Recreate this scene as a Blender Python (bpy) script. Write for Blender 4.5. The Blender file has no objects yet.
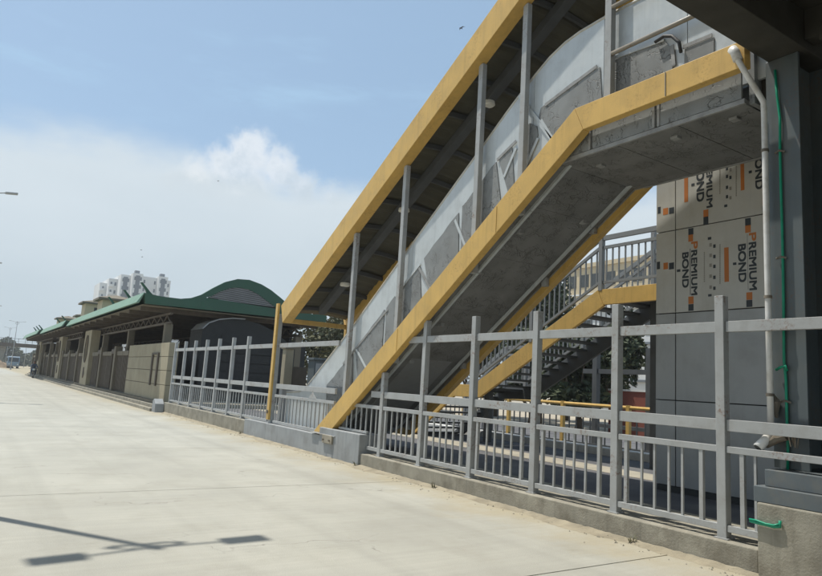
import bpy, bmesh, math, random
from mathutils import Vector, Matrix
R = math.radians
rnd = random.Random(7)
sc = bpy.context.scene
COL = sc.collection

# ------------------------------------------------------------------ camera
FPX, PW, PH = 652.7, 822.0, 576.0
YAW, PITCH, ROLL, EYE = R(33.486), R(8.468), R(3.443), 1.6
_f = Vector((math.sin(YAW)*math.cos(PITCH), math.cos(YAW)*math.cos(PITCH), math.sin(PITCH)))
_r0 = Vector((math.cos(YAW), -math.sin(YAW), 0)); _u0 = _r0.cross(_f)
CR = _r0*math.cos(ROLL) + _u0*math.sin(ROLL)
CU = _u0*math.cos(ROLL) - _r0*math.sin(ROLL)
CP = Vector((0, 0, EYE))
cd = bpy.data.cameras.new('camera'); cam = bpy.data.objects.new('camera', cd); COL.objects.link(cam)
M = Matrix.Identity(4)
for i in range(3):
    M[i][0], M[i][1], M[i][2], M[i][3] = CR[i], CU[i], -_f[i], CP[i]
cam.matrix_world = M
cd.sensor_width = 36; cd.lens = FPX/PW*36; cd.clip_start = .05; cd.clip_end = 6000
sc.camera = cam

def ray(x, y): return _f + CR*((x-PW/2)/FPX) - CU*((y-PH/2)/FPX)
def onX(x, y, X): d = ray(x, y); return CP + d*(X/d.x)
def onY(x, y, Y): d = ray(x, y); return CP + d*(Y/d.y)
def onZ(x, y, Z): d = ray(x, y); return CP + d*((Z-EYE)/d.z)

# ------------------------------------------------------------------ world, sun, exposure
SUN_EL, SUN_AZ = R(70), math.atan2(-.57, .82)
w = bpy.data.worlds.new('World'); sc.world = w; w.use_nodes = True
wn = w.node_tree; wn.nodes.clear()
def WN(t, **k):
    n = wn.nodes.new(t)
    for a, b in k.items(): setattr(n, a, b)
    return n
def wl(a, b): wn.links.new(a, b)
def wmath(op, a, b=None, c=None, clamp=False):
    n = WN('ShaderNodeMath', operation=op, use_clamp=clamp)
    for i, v in enumerate((a, b, c)):
        if v is None: continue
        if isinstance(v, (int, float)): n.inputs[i].default_value = v
        else: wl(v, n.inputs[i])
    return n.outputs[0]
sky = WN('ShaderNodeTexSky', sky_type='NISHITA', sun_disc=False, sun_elevation=SUN_EL, sun_rotation=SUN_AZ,
         air_density=1.0, dust_density=1.6, ozone_density=1.3, altitude=0)
tc = WN('ShaderNodeTexCoord')
sep = WN('ShaderNodeSeparateXYZ'); wl(tc.outputs['Generated'], sep.inputs[0])
def wnoise(scale, detail, rough, zs=2.0, off=0.0):
    mp = WN('ShaderNodeMapping'); mp.inputs['Scale'].default_value = (1, 1, zs); mp.inputs['Location'].default_value = (off, off*.7, 0)
    wl(tc.outputs['Generated'], mp.inputs[0])
    n = WN('ShaderNodeTexNoise'); n.inputs['Scale'].default_value = scale; n.inputs['Detail'].default_value = detail
    n.inputs['Roughness'].default_value = rough; wl(mp.outputs[0], n.inputs[0])
    return n.outputs[0]
def smooth(v, lo, hi):
    n = WN('ShaderNodeMapRange', interpolation_type='SMOOTHSTEP', clamp=True)
    wl(v, n.inputs[0]); n.inputs[1].default_value = lo; n.inputs[2].default_value = hi
    return n.outputs[0]
n_big = wnoise(3.0, 4, .55, 2.5); n_fine = wnoise(13, 9, .6, 1.6, 3.1)
# veil of bright haze cloud low round the whole horizon, ragged upper edge
edge = wmath('ADD', sep.outputs[2], wmath('ADD', wmath('MULTIPLY', wmath('SUBTRACT', n_big, .5), .16), wmath('MULTIPLY', wmath('SUBTRACT', n_fine, .5), .035)))
bank = wmath('SUBTRACT', 1.0, smooth(edge, .25, .315))
veil = wmath('MULTIPLY', bank, .93)
# a cumulus head standing out of the bank
vor = wnoise(30, 9, .6, 1.0, 1.7); vor2 = wnoise(75, 6, .6, 1.0, 4.4)
puff = None
for cx_, cy_, cr_ in ((250, 157, 24), (224, 168, 22), (197, 176, 20), (277, 172, 22), (301, 188, 17), (172, 186, 14), (240, 188, 32), (330, 196, 12)):
    dot = WN('ShaderNodeVectorMath', operation='DOT_PRODUCT'); wl(tc.outputs['Generated'], dot.inputs[0]); dot.inputs[1].default_value = ray(cx_, cy_).normalized()
    dd = wmath('SUBTRACT', wmath('ARCCOSINE', dot.outputs['Value']), cr_/FPX)
    puff = dd if puff is None else wmath('SMOOTH_MIN', puff, dd, .012)
puff = wmath('ADD', puff, wmath('ADD', wmath('MULTIPLY', wmath('SUBTRACT', vor, .5), .055), wmath('MULTIPLY', wmath('SUBTRACT', vor2, .5), .022)))
depth_ = puff
puff = wmath('SUBTRACT', 1.0, smooth(puff, -.018, .012))
# its lower part melts into the bank
puff = wmath('MULTIPLY', puff, smooth(wmath('ADD', sep.outputs[2], wmath('MULTIPLY', wmath('SUBTRACT', n_fine, .5), .06)), .225, .305))
under = smooth(wmath('ADD', sep.outputs[2], wmath('ADD', wmath('MULTIPLY', wmath('SUBTRACT', vor, .5), .16), wmath('MULTIPLY', wmath('SUBTRACT', vor2, .5), .06))), .255, .33)
wisps = wmath('ADD', wmath('MULTIPLY', smooth(wnoise(4, 8, .62, 5.0, 9.0), .5, .85), .3), .42)
def wmix(fac, a, b):
    n = WN('ShaderNodeMix', data_type='RGBA')
    if isinstance(fac, (int, float)): n.inputs[0].default_value = fac
    else: wl(fac, n.inputs[0])
    for s, v in ((6, a), (7, b)):
        if isinstance(v, tuple): n.inputs[s].default_value = v
        else: wl(v, n.inputs[s])
    return n.outputs[2]
SK = .13
def cl(r, g, b): return (r/SK, g/SK, b/SK, 1)
bankcol = wmix(smooth(wmath('ADD', sep.outputs[2], wmath('MULTIPLY', wmath('SUBTRACT', n_big, .5), .25)), .0, .34), cl(.57, .665, .725), cl(.735, .815, .865))
c1 = wmix(wisps, sky.outputs[0], cl(.47, .71, .92))
c2 = wmix(veil, c1, bankcol)
puffcol = wmix(under, cl(.66, .735, .785), cl(.93, .96, .98))
c3 = wmix(wmath('MULTIPLY', puff, .74), c2, puffcol)
bgn = WN('ShaderNodeBackground'); bgn.inputs[1].default_value = SK; wl(c3, bgn.inputs[0])
out = WN('ShaderNodeOutputWorld'); wl(bgn.outputs[0], out.inputs[0])

sd = bpy.data.lights.new('sun', 'SUN'); sd.energy = 5.0; sd.angle = R(.55); sd.color = (1, .95, .86)
so = bpy.data.objects.new('sun', sd); COL.objects.link(so)
SDIR = Vector((math.sin(SUN_AZ)*math.cos(SUN_EL), math.cos(SUN_AZ)*math.cos(SUN_EL), math.sin(SUN_EL)))
so.rotation_euler = SDIR.to_track_quat('Z', 'Y').to_euler(); so.location = (-20, 30, 60)
vs = sc.view_settings; vs.view_transform = 'Standard'; vs.look = 'None'; vs.gamma = 1; vs.use_curve_mapping = False; vs.exposure = -.02
sc.cycles.max_bounces = 8

# ------------------------------------------------------------------ materials
MAT = {}
def mat(name, col, rough=.6, metal=0.0, var=.15, vscale=3.0, bump=.0, bscale=60, dirt=None, dirt_amt=0.0, dscale=1.2, rust=0.0, streak=0.0,
        crinkle=0.0, spec=.5, objvar=0.0, brush=0.0, kerbdust=0.0):
    m = bpy.data.materials.new(name); m.use_nodes = True; nt = m.node_tree; N = nt.nodes; L = nt.links
    b = N['Principled BSDF']; b.inputs['Roughness'].default_value = rough; b.inputs['Metallic'].default_value = metal
    b.inputs['Specular IOR Level'].default_value = spec
    geo = N.new('ShaderNodeNewGeometry'); pos = geo.outputs['Position']
    def noise(scale, detail=6, ro=.6, vec=pos, dist=0):
        n = N.new('ShaderNodeTexNoise'); n.inputs['Scale'].default_value = scale; n.inputs['Detail'].default_value = detail
        n.inputs['Roughness'].default_value = ro; n.inputs['Distortion'].default_value = dist; L.new(vec, n.inputs['Vector']); return n.outputs[0]
    def mr(v, lo, hi, a=0, c=1):
        n = N.new('ShaderNodeMapRange'); L.new(v, n.inputs[0])
        for i, q in enumerate((lo, hi, a, c)): n.inputs[i+1].default_value = q
        return n.outputs[0]
    def mixc(f, a, c, mode='MIX'):
        n = N.new('ShaderNodeMix'); n.data_type = 'RGBA'; n.blend_type = mode
        if isinstance(f, (int, float)): n.inputs[0].default_value = f
        else: L.new(f, n.inputs[0])
        for s, v in ((6, a), (7, c)):
            if isinstance(v, tuple): n.inputs[s].default_value = v
            else: L.new(v, n.inputs[s])
        return n.outputs[2]
    def mapped(sx, sy, sz):
        n = N.new('ShaderNodeMapping'); n.inputs['Scale'].default_value = (sx, sy, sz); L.new(pos, n.inputs[0]); return n.outputs[0]
    c = tuple(col)+(1,)
    lo = tuple(max(0, x*(1-var)) for x in col)+(1,); hi = tuple(min(1, x*(1+var)) for x in col)+(1,)
    cc = mixc(mr(noise(vscale), .3, .7), lo, hi)
    if objvar:
        oi = N.new('ShaderNodeObjectInfo'); cc = mixc(mr(oi.outputs['Random'], 0, 1, 0, objvar), cc, (0, 0, 0, 1))
    if dirt:
        cc = mixc(mr(noise(dscale, 8, .65), .48, .75, 0, dirt_amt), cc, tuple(dirt)+(1,))
    if streak:
        cc = mixc(mr(noise(1.0, 7, .6, mapped(9, 9, .7)), .50, .8, 0, streak), cc, tuple(x*.35 for x in col)+(1,))
    if brush:
        cc = mixc(mr(noise(1.0, 5, .6, mapped(.35, 14, 1)), .35, .7, 0, brush), cc, tuple(x*.72 for x in col)+(1,))
    if kerbdust:
        # tyre tracks worn along the lane, oil spots, fine aggregate speckle, hairline cracks
        trk = noise(1.0, 4, .55, mapped(1.7, .02, 1)); cc = mixc(mr(trk, .50, .72, 0, .38), cc, tuple(x*.62 for x in col)+(1,))
        cc = mixc(mr(noise(2.1, 9, .75), .60, .74, 0, .45), cc, (.20, .185, .15, 1))
        cc = mixc(mr(noise(95, 3, .6), .56, .70, 0, .35), cc, tuple(x*.5 for x in col)+(1,))
        cc = mixc(mr(noise(60, 3, .6), .60, .72, 0, .30), cc, (.55, .53, .47, 1))
        vc = N.new('ShaderNodeTexVoronoi'); vc.feature = 'DISTANCE_TO_EDGE'; vc.inputs['Scale'].default_value = .42
        wv = N.new('ShaderNodeVectorMath'); wv.operation = 'MULTIPLY_ADD'; nz = N.new('ShaderNodeTexNoise'); nz.inputs['Scale'].default_value = 1.7; nz.inputs['Detail'].default_value = 7
        L.new(pos, nz.inputs['Vector']); L.new(nz.outputs[1], wv.inputs[0]); wv.inputs[1].default_value = (.9, .9, .9); L.new(pos, wv.inputs[2]); L.new(wv.outputs[0], vc.inputs['Vector'])
        ck = N.new('ShaderNodeMath'); ck.operation = 'MULTIPLY'; L.new(mr(vc.outputs[0], .0, .0045, 1, 0), ck.inputs[0]); L.new(mr(noise(.5, 4, .6), .50, .60, 0, .7), ck.inputs[1])
        cc = mixc(ck.outputs[0], cc, (.12, .11, .095, 1))
        sx = N.new('ShaderNodeSeparateXYZ'); L.new(pos, sx.inputs[0])
        ad = N.new('ShaderNodeMath'); ad.operation = 'MULTIPLY_ADD'; L.new(noise(.8, 8, .7), ad.inputs[0]); ad.inputs[1].default_value = 3.2; L.new(sx.outputs[0], ad.inputs[2])
        cc = mixc(mr(ad.outputs[0], 6.9, 8.3, 0, kerbdust), cc, (.33, .27, .155, 1))
    if rust:
        a = noise(2.3, 3, .5); bb = noise(26, 7, .7)
        mm = N.new('ShaderNodeMath'); mm.operation = 'MULTIPLY'; L.new(mr(a, .52, .64), mm.inputs[0]); L.new(mr(bb, .50, .66), mm.inputs[1])
        m2 = N.new('ShaderNodeMath'); m2.operation = 'MULTIPLY'; L.new(mm.outputs[0], m2.inputs[0]); m2.inputs[1].default_value = rust
        cc = mixc(m2.outputs[0], cc, (.16, .07, .025, 1))
    height = None
    if crinkle:
        dv = N.new('ShaderNodeVectorMath'); dv.operation = 'MULTIPLY_ADD'
        ns = N.new('ShaderNodeTexNoise'); ns.inputs['Scale'].default_value = 2.5; ns.inputs['Detail'].default_value = 4; L.new(pos, ns.inputs['Vector'])
        L.new(ns.outputs[1], dv.inputs[0]); dv.inputs[1].default_value = (.8, .8, .8); L.new(pos, dv.inputs[2])
        v = N.new('ShaderNodeTexVoronoi'); v.feature = 'DISTANCE_TO_EDGE'; v.inputs['Scale'].default_value = 4.2; L.new(dv.outputs[0], v.inputs['Vector'])
        v2 = N.new('ShaderNodeTexVoronoi'); v2.feature = 'DISTANCE_TO_EDGE'; v2.inputs['Scale'].default_value = 13; L.new(dv.outputs[0], v2.inputs['Vector'])
        mm = N.new('ShaderNodeMath'); mm.operation = 'MINIMUM'; L.new(v.outputs[0], mm.inputs[0]); L.new(mr(v2.outputs[0], 0, .25, .004, .25), mm.inputs[1])
        brk = N.new('ShaderNodeMath'); brk.operation = 'ADD'; L.new(mm.outputs[0], brk.inputs[0]); L.new(mr(noise(3.6, 5, .6), .40, .54, .04, 0), brk.inputs[1])
        mm = brk
        height = mr(mm.outputs[0], 0, .03)
        cc = mixc(mr(mm.outputs[0], 0.0, .026, .9*crinkle, 0), cc, tuple(x*.25 for x in col)+(1,))
    L.new(cc, b.inputs['Base Color'])
    rr = mr(noise(vscale*4), .3, .7, max(.05, rough-.1), min(1, rough+.12)); L.new(rr, b.inputs['Roughness'])
    if bump or crinkle:
        bp = N.new('ShaderNodeBump'); bp.inputs['Strength'].default_value = 1.0
        if crinkle:
            bp.inputs['Distance'].default_value = (.009*crinkle); L.new(height, bp.inputs['Height'])
        else:
            bp.inputs['Distance'].default_value = bump; L.new(noise(bscale, 8, .65), bp.inputs['Height'])
        L.new(bp.outputs[0], b.inputs['Normal'])
    MAT[name] = m; return m

mat('concrete_road', (.385, .378, .328), .9, var=.14, vscale=.55, bump=.006, bscale=70, dirt=(.265, .252, .205), dirt_amt=.5, dscale=1.3, brush=.30, kerbdust=.7)
mat('dust', (.36, .32, .25), .95, var=.2, vscale=.3, bump=.01, bscale=15)
mat('asphalt', (.10, .10, .105), .9, var=.25, vscale=1.2, bump=.006, bscale=120, dirt=(.2, .19, .17), dirt_amt=.4)
mat('kerb_concrete', (.29, .272, .22), .9, var=.22, vscale=2.4, bump=.006, bscale=45, dirt=(.11, .09, .06), dirt_amt=.65, dscale=3.2, streak=.45)
mat('slab_concrete', (.33, .30, .235), .9, var=.18, vscale=2, bump=.004, bscale=50, dirt=(.16, .13, .1), dirt_amt=.5, dscale=1.7)
mat('painted_wall', (.30, .315, .32), .75, var=.12, vscale=2, bump=.003, bscale=40, dirt=(.17, .16, .14), dirt_amt=.5, dscale=2.2, streak=.35)
mat('grey_paint', (.365, .375, .37), .5, var=.08, vscale=4, bump=.0006, bscale=180, dirt=(.26, .25, .22), dirt_amt=.45, dscale=5, rust=.8, streak=.12)
mat('grey_paint_dark', (.24, .25, .25), .5, var=.1, vscale=4, dirt=(.16, .15, .13), dirt_amt=.4, dscale=4, rust=.5)
mat('steel_column', (.09, .11, .115), .5, var=.1, vscale=2.5, bump=.0006, bscale=120, dirt=(.13, .12, .1), dirt_amt=.5, dscale=2.5, streak=.25, rust=.5)
mat('plinth_steel', (.10, .12, .13), .55, var=.1, vscale=3, dirt=(.2, .18, .14), dirt_amt=.5, dscale=4, rust=.35)
mat('yellow_paint', (.62, .40, .115), .45, var=.09, vscale=1.8, bump=.0012, bscale=60, dirt=(.42, .28, .10), dirt_amt=.35, dscale=4, streak=.34, rust=.4)
mat('roof_sheet', (.105, .10, .072), .7, var=.2, vscale=2, dirt=(.06, .055, .04), dirt_amt=.4)
mat('roof_steel', (.085, .09, .092), .6, var=.15, vscale=3)
mat('silver_panel', (.53, .565, .57), .42, metal=.1, var=.05, vscale=2, bump=.0006, bscale=12, dirt=(.33, .34, .33), dirt_amt=.5, dscale=2.6, streak=.22)
mat('film_sheet', (.235, .247, .247), .62, var=.14, vscale=3, crinkle=.8, spec=.3, dirt=(.16, .16, .15), dirt_amt=.4, dscale=2)
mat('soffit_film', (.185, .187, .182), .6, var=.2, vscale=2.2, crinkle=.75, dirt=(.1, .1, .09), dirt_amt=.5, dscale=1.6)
mat('trim_grey', (.29, .295, .29), .6, var=.2, vscale=6, dirt=(.14, .13, .12), dirt_amt=.7, dscale=7)
mat('handrail', (.22, .2, .165), .5, var=.15, vscale=6, rust=.5)
mat('edge_trim', (.50, .475, .41), .5, var=.15, vscale=4, dirt=(.25, .22, .17), dirt_amt=.6, dscale=5)
mat('black_rubber', (.03, .03, .032), .6, var=.2)
mat('panel_film', (.51, .51, .48), .5, var=.06, vscale=2, bump=.001, bscale=8, dirt=(.42, .39, .31), dirt_amt=.45, dscale=2.5, streak=.12)
mat('panel_grey', (.36, .37, .365), .4, metal=.15, var=.06, vscale=1.5, bump=.0008, bscale=6, dirt=(.22, .22, .21), dirt_amt=.4, dscale=2, streak=.12)
mat('print_black', (.035, .045, .055), .6, var=.1)
mat('print_orange', (.50, .17, .04), .6, var=.1)
mat('print_faint', (.27, .26, .23), .6, var=.1)
mat('dark_void', (.05, .052, .05), .8, var=.2)
mat('pvc', (.64, .64, .62), .4, var=.08, vscale=5, dirt=(.33, .29, .22), dirt_amt=.55, dscale=6, streak=.25)
mat('hose', (.0, .25, .14), .45, var=.15, vscale=9)
mat('wire', (.16, .14, .11), .7, var=.3, rust=1.0)
mat('girder_steel', (.055, .052, .043), .8, var=.25, vscale=3, dirt=(.05, .045, .035), dirt_amt=.6, dscale=2.5)
mat('green_roof', (.035, .10, .064), .55, var=.08, vscale=1, dirt=(.05, .10, .07), dirt_amt=.3)
mat('sunlit_green', (.165, .275, .205), .6, var=.1, vscale=1.5, dirt=(.20, .28, .22), dirt_amt=.5, dscale=2, streak=.25)  # paler copy of the roof green: sunlight on the eave put into the colour
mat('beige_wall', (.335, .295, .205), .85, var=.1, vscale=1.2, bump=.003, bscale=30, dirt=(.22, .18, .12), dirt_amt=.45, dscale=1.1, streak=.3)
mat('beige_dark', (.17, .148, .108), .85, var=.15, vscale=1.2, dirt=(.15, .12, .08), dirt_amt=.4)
mat('timber', (.10, .08, .058), .7, var=.2, vscale=4)
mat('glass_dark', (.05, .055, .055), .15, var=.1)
mat('dark_cladding', (.018, .019, .019), .6, var=.15)
mat('white_plaster', (.70, .71, .70), .8, var=.05, vscale=.2, dirt=(.45, .45, .44), dirt_amt=.4, dscale=.15)
mat('grey_plaster', (.17, .19, .21), .8, var=.08, vscale=.2)
mat('bark', (.10, .075, .05), .9, var=.3, vscale=6)
mat('leaf_dark', (.042, .055, .022), .7, var=.35, vscale=1.2)
mat('leaf_dry', (.115, .115, .055), .75, var=.3, vscale=1.0)
mat('leaf_far', (.085, .10, .06), .8, var=.25, vscale=.4)
mat('red_wall', (.20, .06, .04), .8, var=.15, vscale=1)
mat('white_kerb', (.62, .61, .57), .8, var=.12, vscale=3, dirt=(.35, .32, .27), dirt_amt=.5)
mat('lamp_white', (.72, .70, .62), .4, var=.05)
mat('lamp_metal', (.33, .34, .345), .5, var=.08, vscale=2)
mat('bus_paint', (.16, .235, .30), .5, var=.08)
mat('tyre', (.02, .02, .02), .8, var=.2)
mat('cloth_blue', (.06, .085, .13), .9, var=.2)
mat('skin', (.23, .12, .075), .6, var=.1)
mat('bird_dark', (.03, .028, .025), .8, var=.2)
mat('silt_dust', (.29, .255, .185), .95, var=.25, vscale=3, bump=.006, bscale=60, dirt=(.17, .145, .10), dirt_amt=.6, dscale=4)
mat('earth', (.24, .18, .12), .95, var=.25, vscale=.8, bump=.03, bscale=6)
mat('building_beige', (.54, .45, .30), .85, var=.08, vscale=.3)

# ------------------------------------------------------------------ mesh builder
class MB:
    def __init__(s): s.v = []; s.f = []
    def add(s, vs, fs):
        o = len(s.v); s.v += [tuple(p) for p in vs]; s.f += [tuple(i+o for i in f) for f in fs]; return s
    def box(s, x0, x1, y0, y1, z0, z1):
        return s.add([(x0,y0,z0),(x1,y0,z0),(x1,y1,z0),(x0,y1,z0),(x0,y0,z1),(x1,y0,z1),(x1,y1,z1),(x0,y1,z1)],
                     [(0,3,2,1),(4,5,6,7),(0,1,5,4),(1,2,6,5),(2,3,7,6),(3,0,4,7)])
    def prismX(s, poly, x0, x1):        # polygon of (y,z)
        return s._prism([(x0,)+tuple(p) for p in poly], [(x1,)+tuple(p) for p in poly])
    def prismY(s, poly, y0, y1):        # polygon of (x,z)
        return s._prism([(p[0], y0, p[1]) for p in poly], [(p[0], y1, p[1]) for p in poly])
    def prismZ(s, poly, z0, z1):
        return s._prism([(p[0], p[1], z0) for p in poly], [(p[0], p[1], z1) for p in poly])
    def _prism(s, a, b):
        n = len(a)
        return s.add(a+b, [tuple(range(n)), tuple(range(2*n-1, n-1, -1))] + [(i, i+n, (i+1) % n+n, (i+1) % n) for i in range(n)])
    def bar(s, p, q, w, h, up=(0, 0, 1)):
        p, q = Vector(p), Vector(q); d = (q-p).normalized(); up = Vector(up)
        if abs(d.dot(up)) > .99: up = Vector((1, 0, 0))
        a = d.cross(up).normalized()*(w/2); b = a.cross(d).normalized()*(h/2)
        vs = [p-a-b, p+a-b, p+a+b, p-a+b, q-a-b, q+a-b, q+a+b, q-a+b]
        return s.add(vs, [(0,3,2,1),(4,5,6,7),(0,1,5,4),(1,2,6,5),(2,3,7,6),(3,0,4,7)])
    def tube(s, pts, r, n=10, cap=True):
        pts = [Vector(p) for p in pts]; rings = []; rr = r if isinstance(r, (list, tuple)) else [r]*len(pts)
        prev = None
        for i, p in enumerate(pts):
            d = (pts[min(i+1, len(pts)-1)]-pts[max(i-1, 0)]).normalized()
            if prev is None:
                ref = Vector((0, 0, 1)) if abs(d.z) < .9 else Vector((1, 0, 0)); a = d.cross(ref).normalized()
            else: a = (prev - d*prev.dot(d)).normalized()
            prev = a; b = d.cross(a)
            rings.append([p+(a*math.cos(2*math.pi*k/n)+b*math.sin(2*math.pi*k/n))*rr[i] for k in range(n)])
        vs = [v for ring in rings for v in ring]; fs = []
        for i in range(len(pts)-1):
            for k in range(n): fs.append((i*n+k, i*n+(k+1) % n, (i+1)*n+(k+1) % n, (i+1)*n+k))
        if cap: fs += [tuple(range(n-1, -1, -1)), tuple((len(pts)-1)*n+k for k in range(n))]
        return s.add(vs, fs)
    def disc(s, c, r, axis, h, n=20):
        c = Vector(c); ax = Vector(axis).normalized(); return s.tube([c, c+ax*h], r, n)
    def mesh(s, name):
        me = bpy.data.meshes.new(name); me.from_pydata(s.v, [], s.f)
        bm = bmesh.new(); bm.from_mesh(me); bmesh.ops.recalc_face_normals(bm, faces=bm.faces); bm.to_mesh(me); bm.free()
        return me

def link(o, parent=None):
    COL.objects.link(o)
    if parent:
        o.parent = parent
        # parents are never rotated or scaled: undo the accumulated offset
        off = Vector((0, 0, 0)); p = parent
        while p: off += p.location + (p.matrix_parent_inverse.translation if p.parent else Vector((0, 0, 0))); p = p.parent
        o.matrix_parent_inverse = Matrix.Translation(-off)
    return o
def bev(o, wd):
    if wd:
        md = o.modifiers.new('bevel', 'BEVEL'); md.width = wd; md.segments = 2; md.limit_method = 'ANGLE'; md.angle_limit = R(40)
def obj(name, mb, m, parent=None, loc=(0, 0, 0), bevel=0, smooth=False):
    me = mb if isinstance(mb, bpy.types.Mesh) else mb.mesh(name)
    if not me.materials: me.materials.append(MAT[m])
    if smooth:
        for p in me.polygons: p.use_smooth = True
    o = bpy.data.objects.new(name, me); o.location = loc; bev(o, bevel)
    return link(o, parent)
def tag(o, label=None, cat=None, group=None, kind=None):
    if label: o['label'] = label
    if cat: o['category'] = cat
    if group: o['group'] = group
    if kind: o['kind'] = kind
    return o
def thing(name, label, cat, loc=(0, 0, 0), group=None):
    o = bpy.data.objects.new(name, None); o.location = loc; o.empty_display_size = .2; COL.objects.link(o)
    return tag(o, label, cat, group)

# ================================================================== THE SETTING
g = MB(); g.box(-3000, 3000, -3000, 3000, -.5, -.09); tag(obj('ground', g, 'dust'), kind='structure')
rd = MB(); rd.box(.06, 7.2, -30, 420, -.08, -.012); road = tag(obj('road', rd, 'concrete_road'), kind='structure')
SL = 5.0
slab_me = MB().box(-3.17, 3.17, -SL/2+.009, SL/2-.009, -.03, 0).mesh('concrete_slab')
for k in range(-5, 18):
    obj('concrete_slab', slab_me, 'concrete_road', road, (3.25, 9.4+SL/2+k*SL, .0), bevel=.004)
# widening beyond the station
wd = MB(); wd.prismZ([(7.25, 96), (30, 150), (40, 420), (7.25, 420)], -.08, -.011); tag(obj('road_widening', wd, 'concrete_road'), kind='structure')
ph_ = MB(); ph_.box(10.15, 11.0, -12, 26.9, .15, .206); tag(obj('path', ph_, 'slab_concrete'), kind='structure')
md = MB(); md.box(-1.2, .02, -30, 160, -.08, .14); tag(obj('median', md, 'kerb_concrete', bevel=.02), kind='structure')
ro = MB(); ro.box(-9.5, -1.25, -30, 420, -.08, -.012); tag(obj('opposite_road', ro, 'concrete_road'), kind='structure')
yd = MB(); yd.box(6.72, 13.0, -12, 27.0, -.08, .20); yard = tag(obj('station_yard', yd, 'asphalt'), kind='structure')
ln = MB(); ln.box(13.35, 21.0, -30, 200, -.08, .05); tag(obj('bus_lane', ln, 'asphalt'), kind='structure')

# ------------------------------------------------------------------ kerb walls below the fence
k = thing('kerb_wall', 'raw stained concrete kerb under the grey fence beside the column pedestal', 'kerb', (6.6, 7.4, 0))
obj('kerb', MB().box(6.47, 7.62, 3.515, 11.2, -.08, .245), 'kerb_concrete', k, bevel=.012)
k = thing('painted_kerb_wall', 'grey painted low wall at the foot of the yellow escalator beam', 'wall', (6.6, 14, 0))
obj('wall_block', MB().box(6.43, 6.98, 11.203, 12.95, -.08, .60), 'painted_wall', k, bevel=.012)
obj('wall', MB().box(6.45, 6.98, 12.953, 17.6, -.08, .43), 'painted_wall', k, bevel=.01)
k = thing('long_kerb_wall', 'grey concrete kerb below the fence leading to the beige wall', 'kerb', (6.6, 22, 0))
obj('kerb', MB().box(6.46, 6.98, 17.603, 26.6, -.08, .385), 'kerb_concrete', k, bevel=.012)

# ------------------------------------------------------------------ fences
FX = 6.57
def post_mesh(h): return MB().box(0, .10, -.05, .05, 0, h).mesh('post')
PM = post_mesh(2.5)
bal = MB().box(.028, .052, -.0125, .0125, 0, .715).mesh('baluster')
bal_l = MB().box(.018, .062, -.022, .022, 0, .715).mesh('baluster')
bal_s = MB().box(.028, .052, -.0125, .0125, 0, .59).mesh('baluster')
plate = MB().box(-.02, .12, -.075, .075, 0, .012).mesh('base_plate')
def rail_seg(parent, y0, y1, z0, z1, x0=.022, x1=.078, name='rail'):
    return obj(name, MB().box(FX+x0, FX+x1, y0, y1, z0, z1), 'grey_paint', parent, bevel=.004)
def jitter(o, a=.0):
    o.rotation_euler = (rnd.uniform(-a, a), rnd.uniform(-a, a), rnd.uniform(-a, a)*3); return o

f1 = thing('steel_fence', 'grey steel post and rail fence on the raw concrete kerb', 'fence', (FX, 7, .245))
py = [3.94, 5.30, 6.68, 8.05, 9.41, 10.72]
def stringer_top(y): return 5.53-.685*(y-5.99)
def stringer_bot(y): return stringer_top(y)-.46
for y in py:
    h = 2.5 if y < 10 else stringer_bot(y)-.245-.02
    me = PM if y < 10 else post_mesh(h)
    o = jitter(obj('post', me, 'grey_paint', f1, (FX, y, .247), bevel=.005), .004)
    obj('base_plate', plate, 'grey_paint', f1, (FX, y, .246))
ends = [2.2]+py
for a, b in zip(ends[:-1], ends[1:]):
    lo, hi = a+.052, b-.052
    if b < 10: rail_seg(f1, lo, hi, 2.355, 2.47)
    else: rail_seg(f1, lo, 9.93, 2.355, 2.47)
    rail_seg(f1, lo, hi, 1.325, 1.445)
    lo2 = max(lo, 3.53)
    rail_seg(f1, lo2 if a > 3 else 2.6, hi, 1.105, 1.172, .012, .068, 'panel_rail')
    rail_seg(f1, lo2, hi, .322, .388, .012, .068, 'panel_rail')
    if a > 3:
        for i, t in enumerate((.16, .37, .55, .72, .90, 1.12)):
            obj('baluster', bal_l if i in (0, 5) else bal, 'grey_paint', f1, (FX, b-t*(b-a)/1.36+rnd.uniform(-.008, .008), .389))
    else:
        for i, y in enumerate((3.73, 3.60)): obj('baluster', bal_l if i == 0 else bal, 'grey_paint', f1, (FX, y, .389))
rail_seg(f1, 10.772, 11.15, 1.325, 1.445)
rail_seg(f1, 10.772, 12.2, 1.105, 1.172, .012, .068, 'panel_rail')
rail_seg(f1, 10.772, 11.18, .322, .388, .012, .068, 'panel_rail')
rail_seg(f1, 11.22, 12.35, .615, .66, .012, .068, 'panel_rail')
for y in (10.92, 11.1): obj('baluster', bal, 'grey_paint', f1, (FX, y, .389))
bal_t = MB().box(.028, .052, -.0125, .0125, 0, .445).mesh('baluster')
for y in (11.3, 11.5, 11.7, 11.9, 12.08): obj('baluster', bal_t, 'grey_paint', f1, (FX, y, .66))

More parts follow.
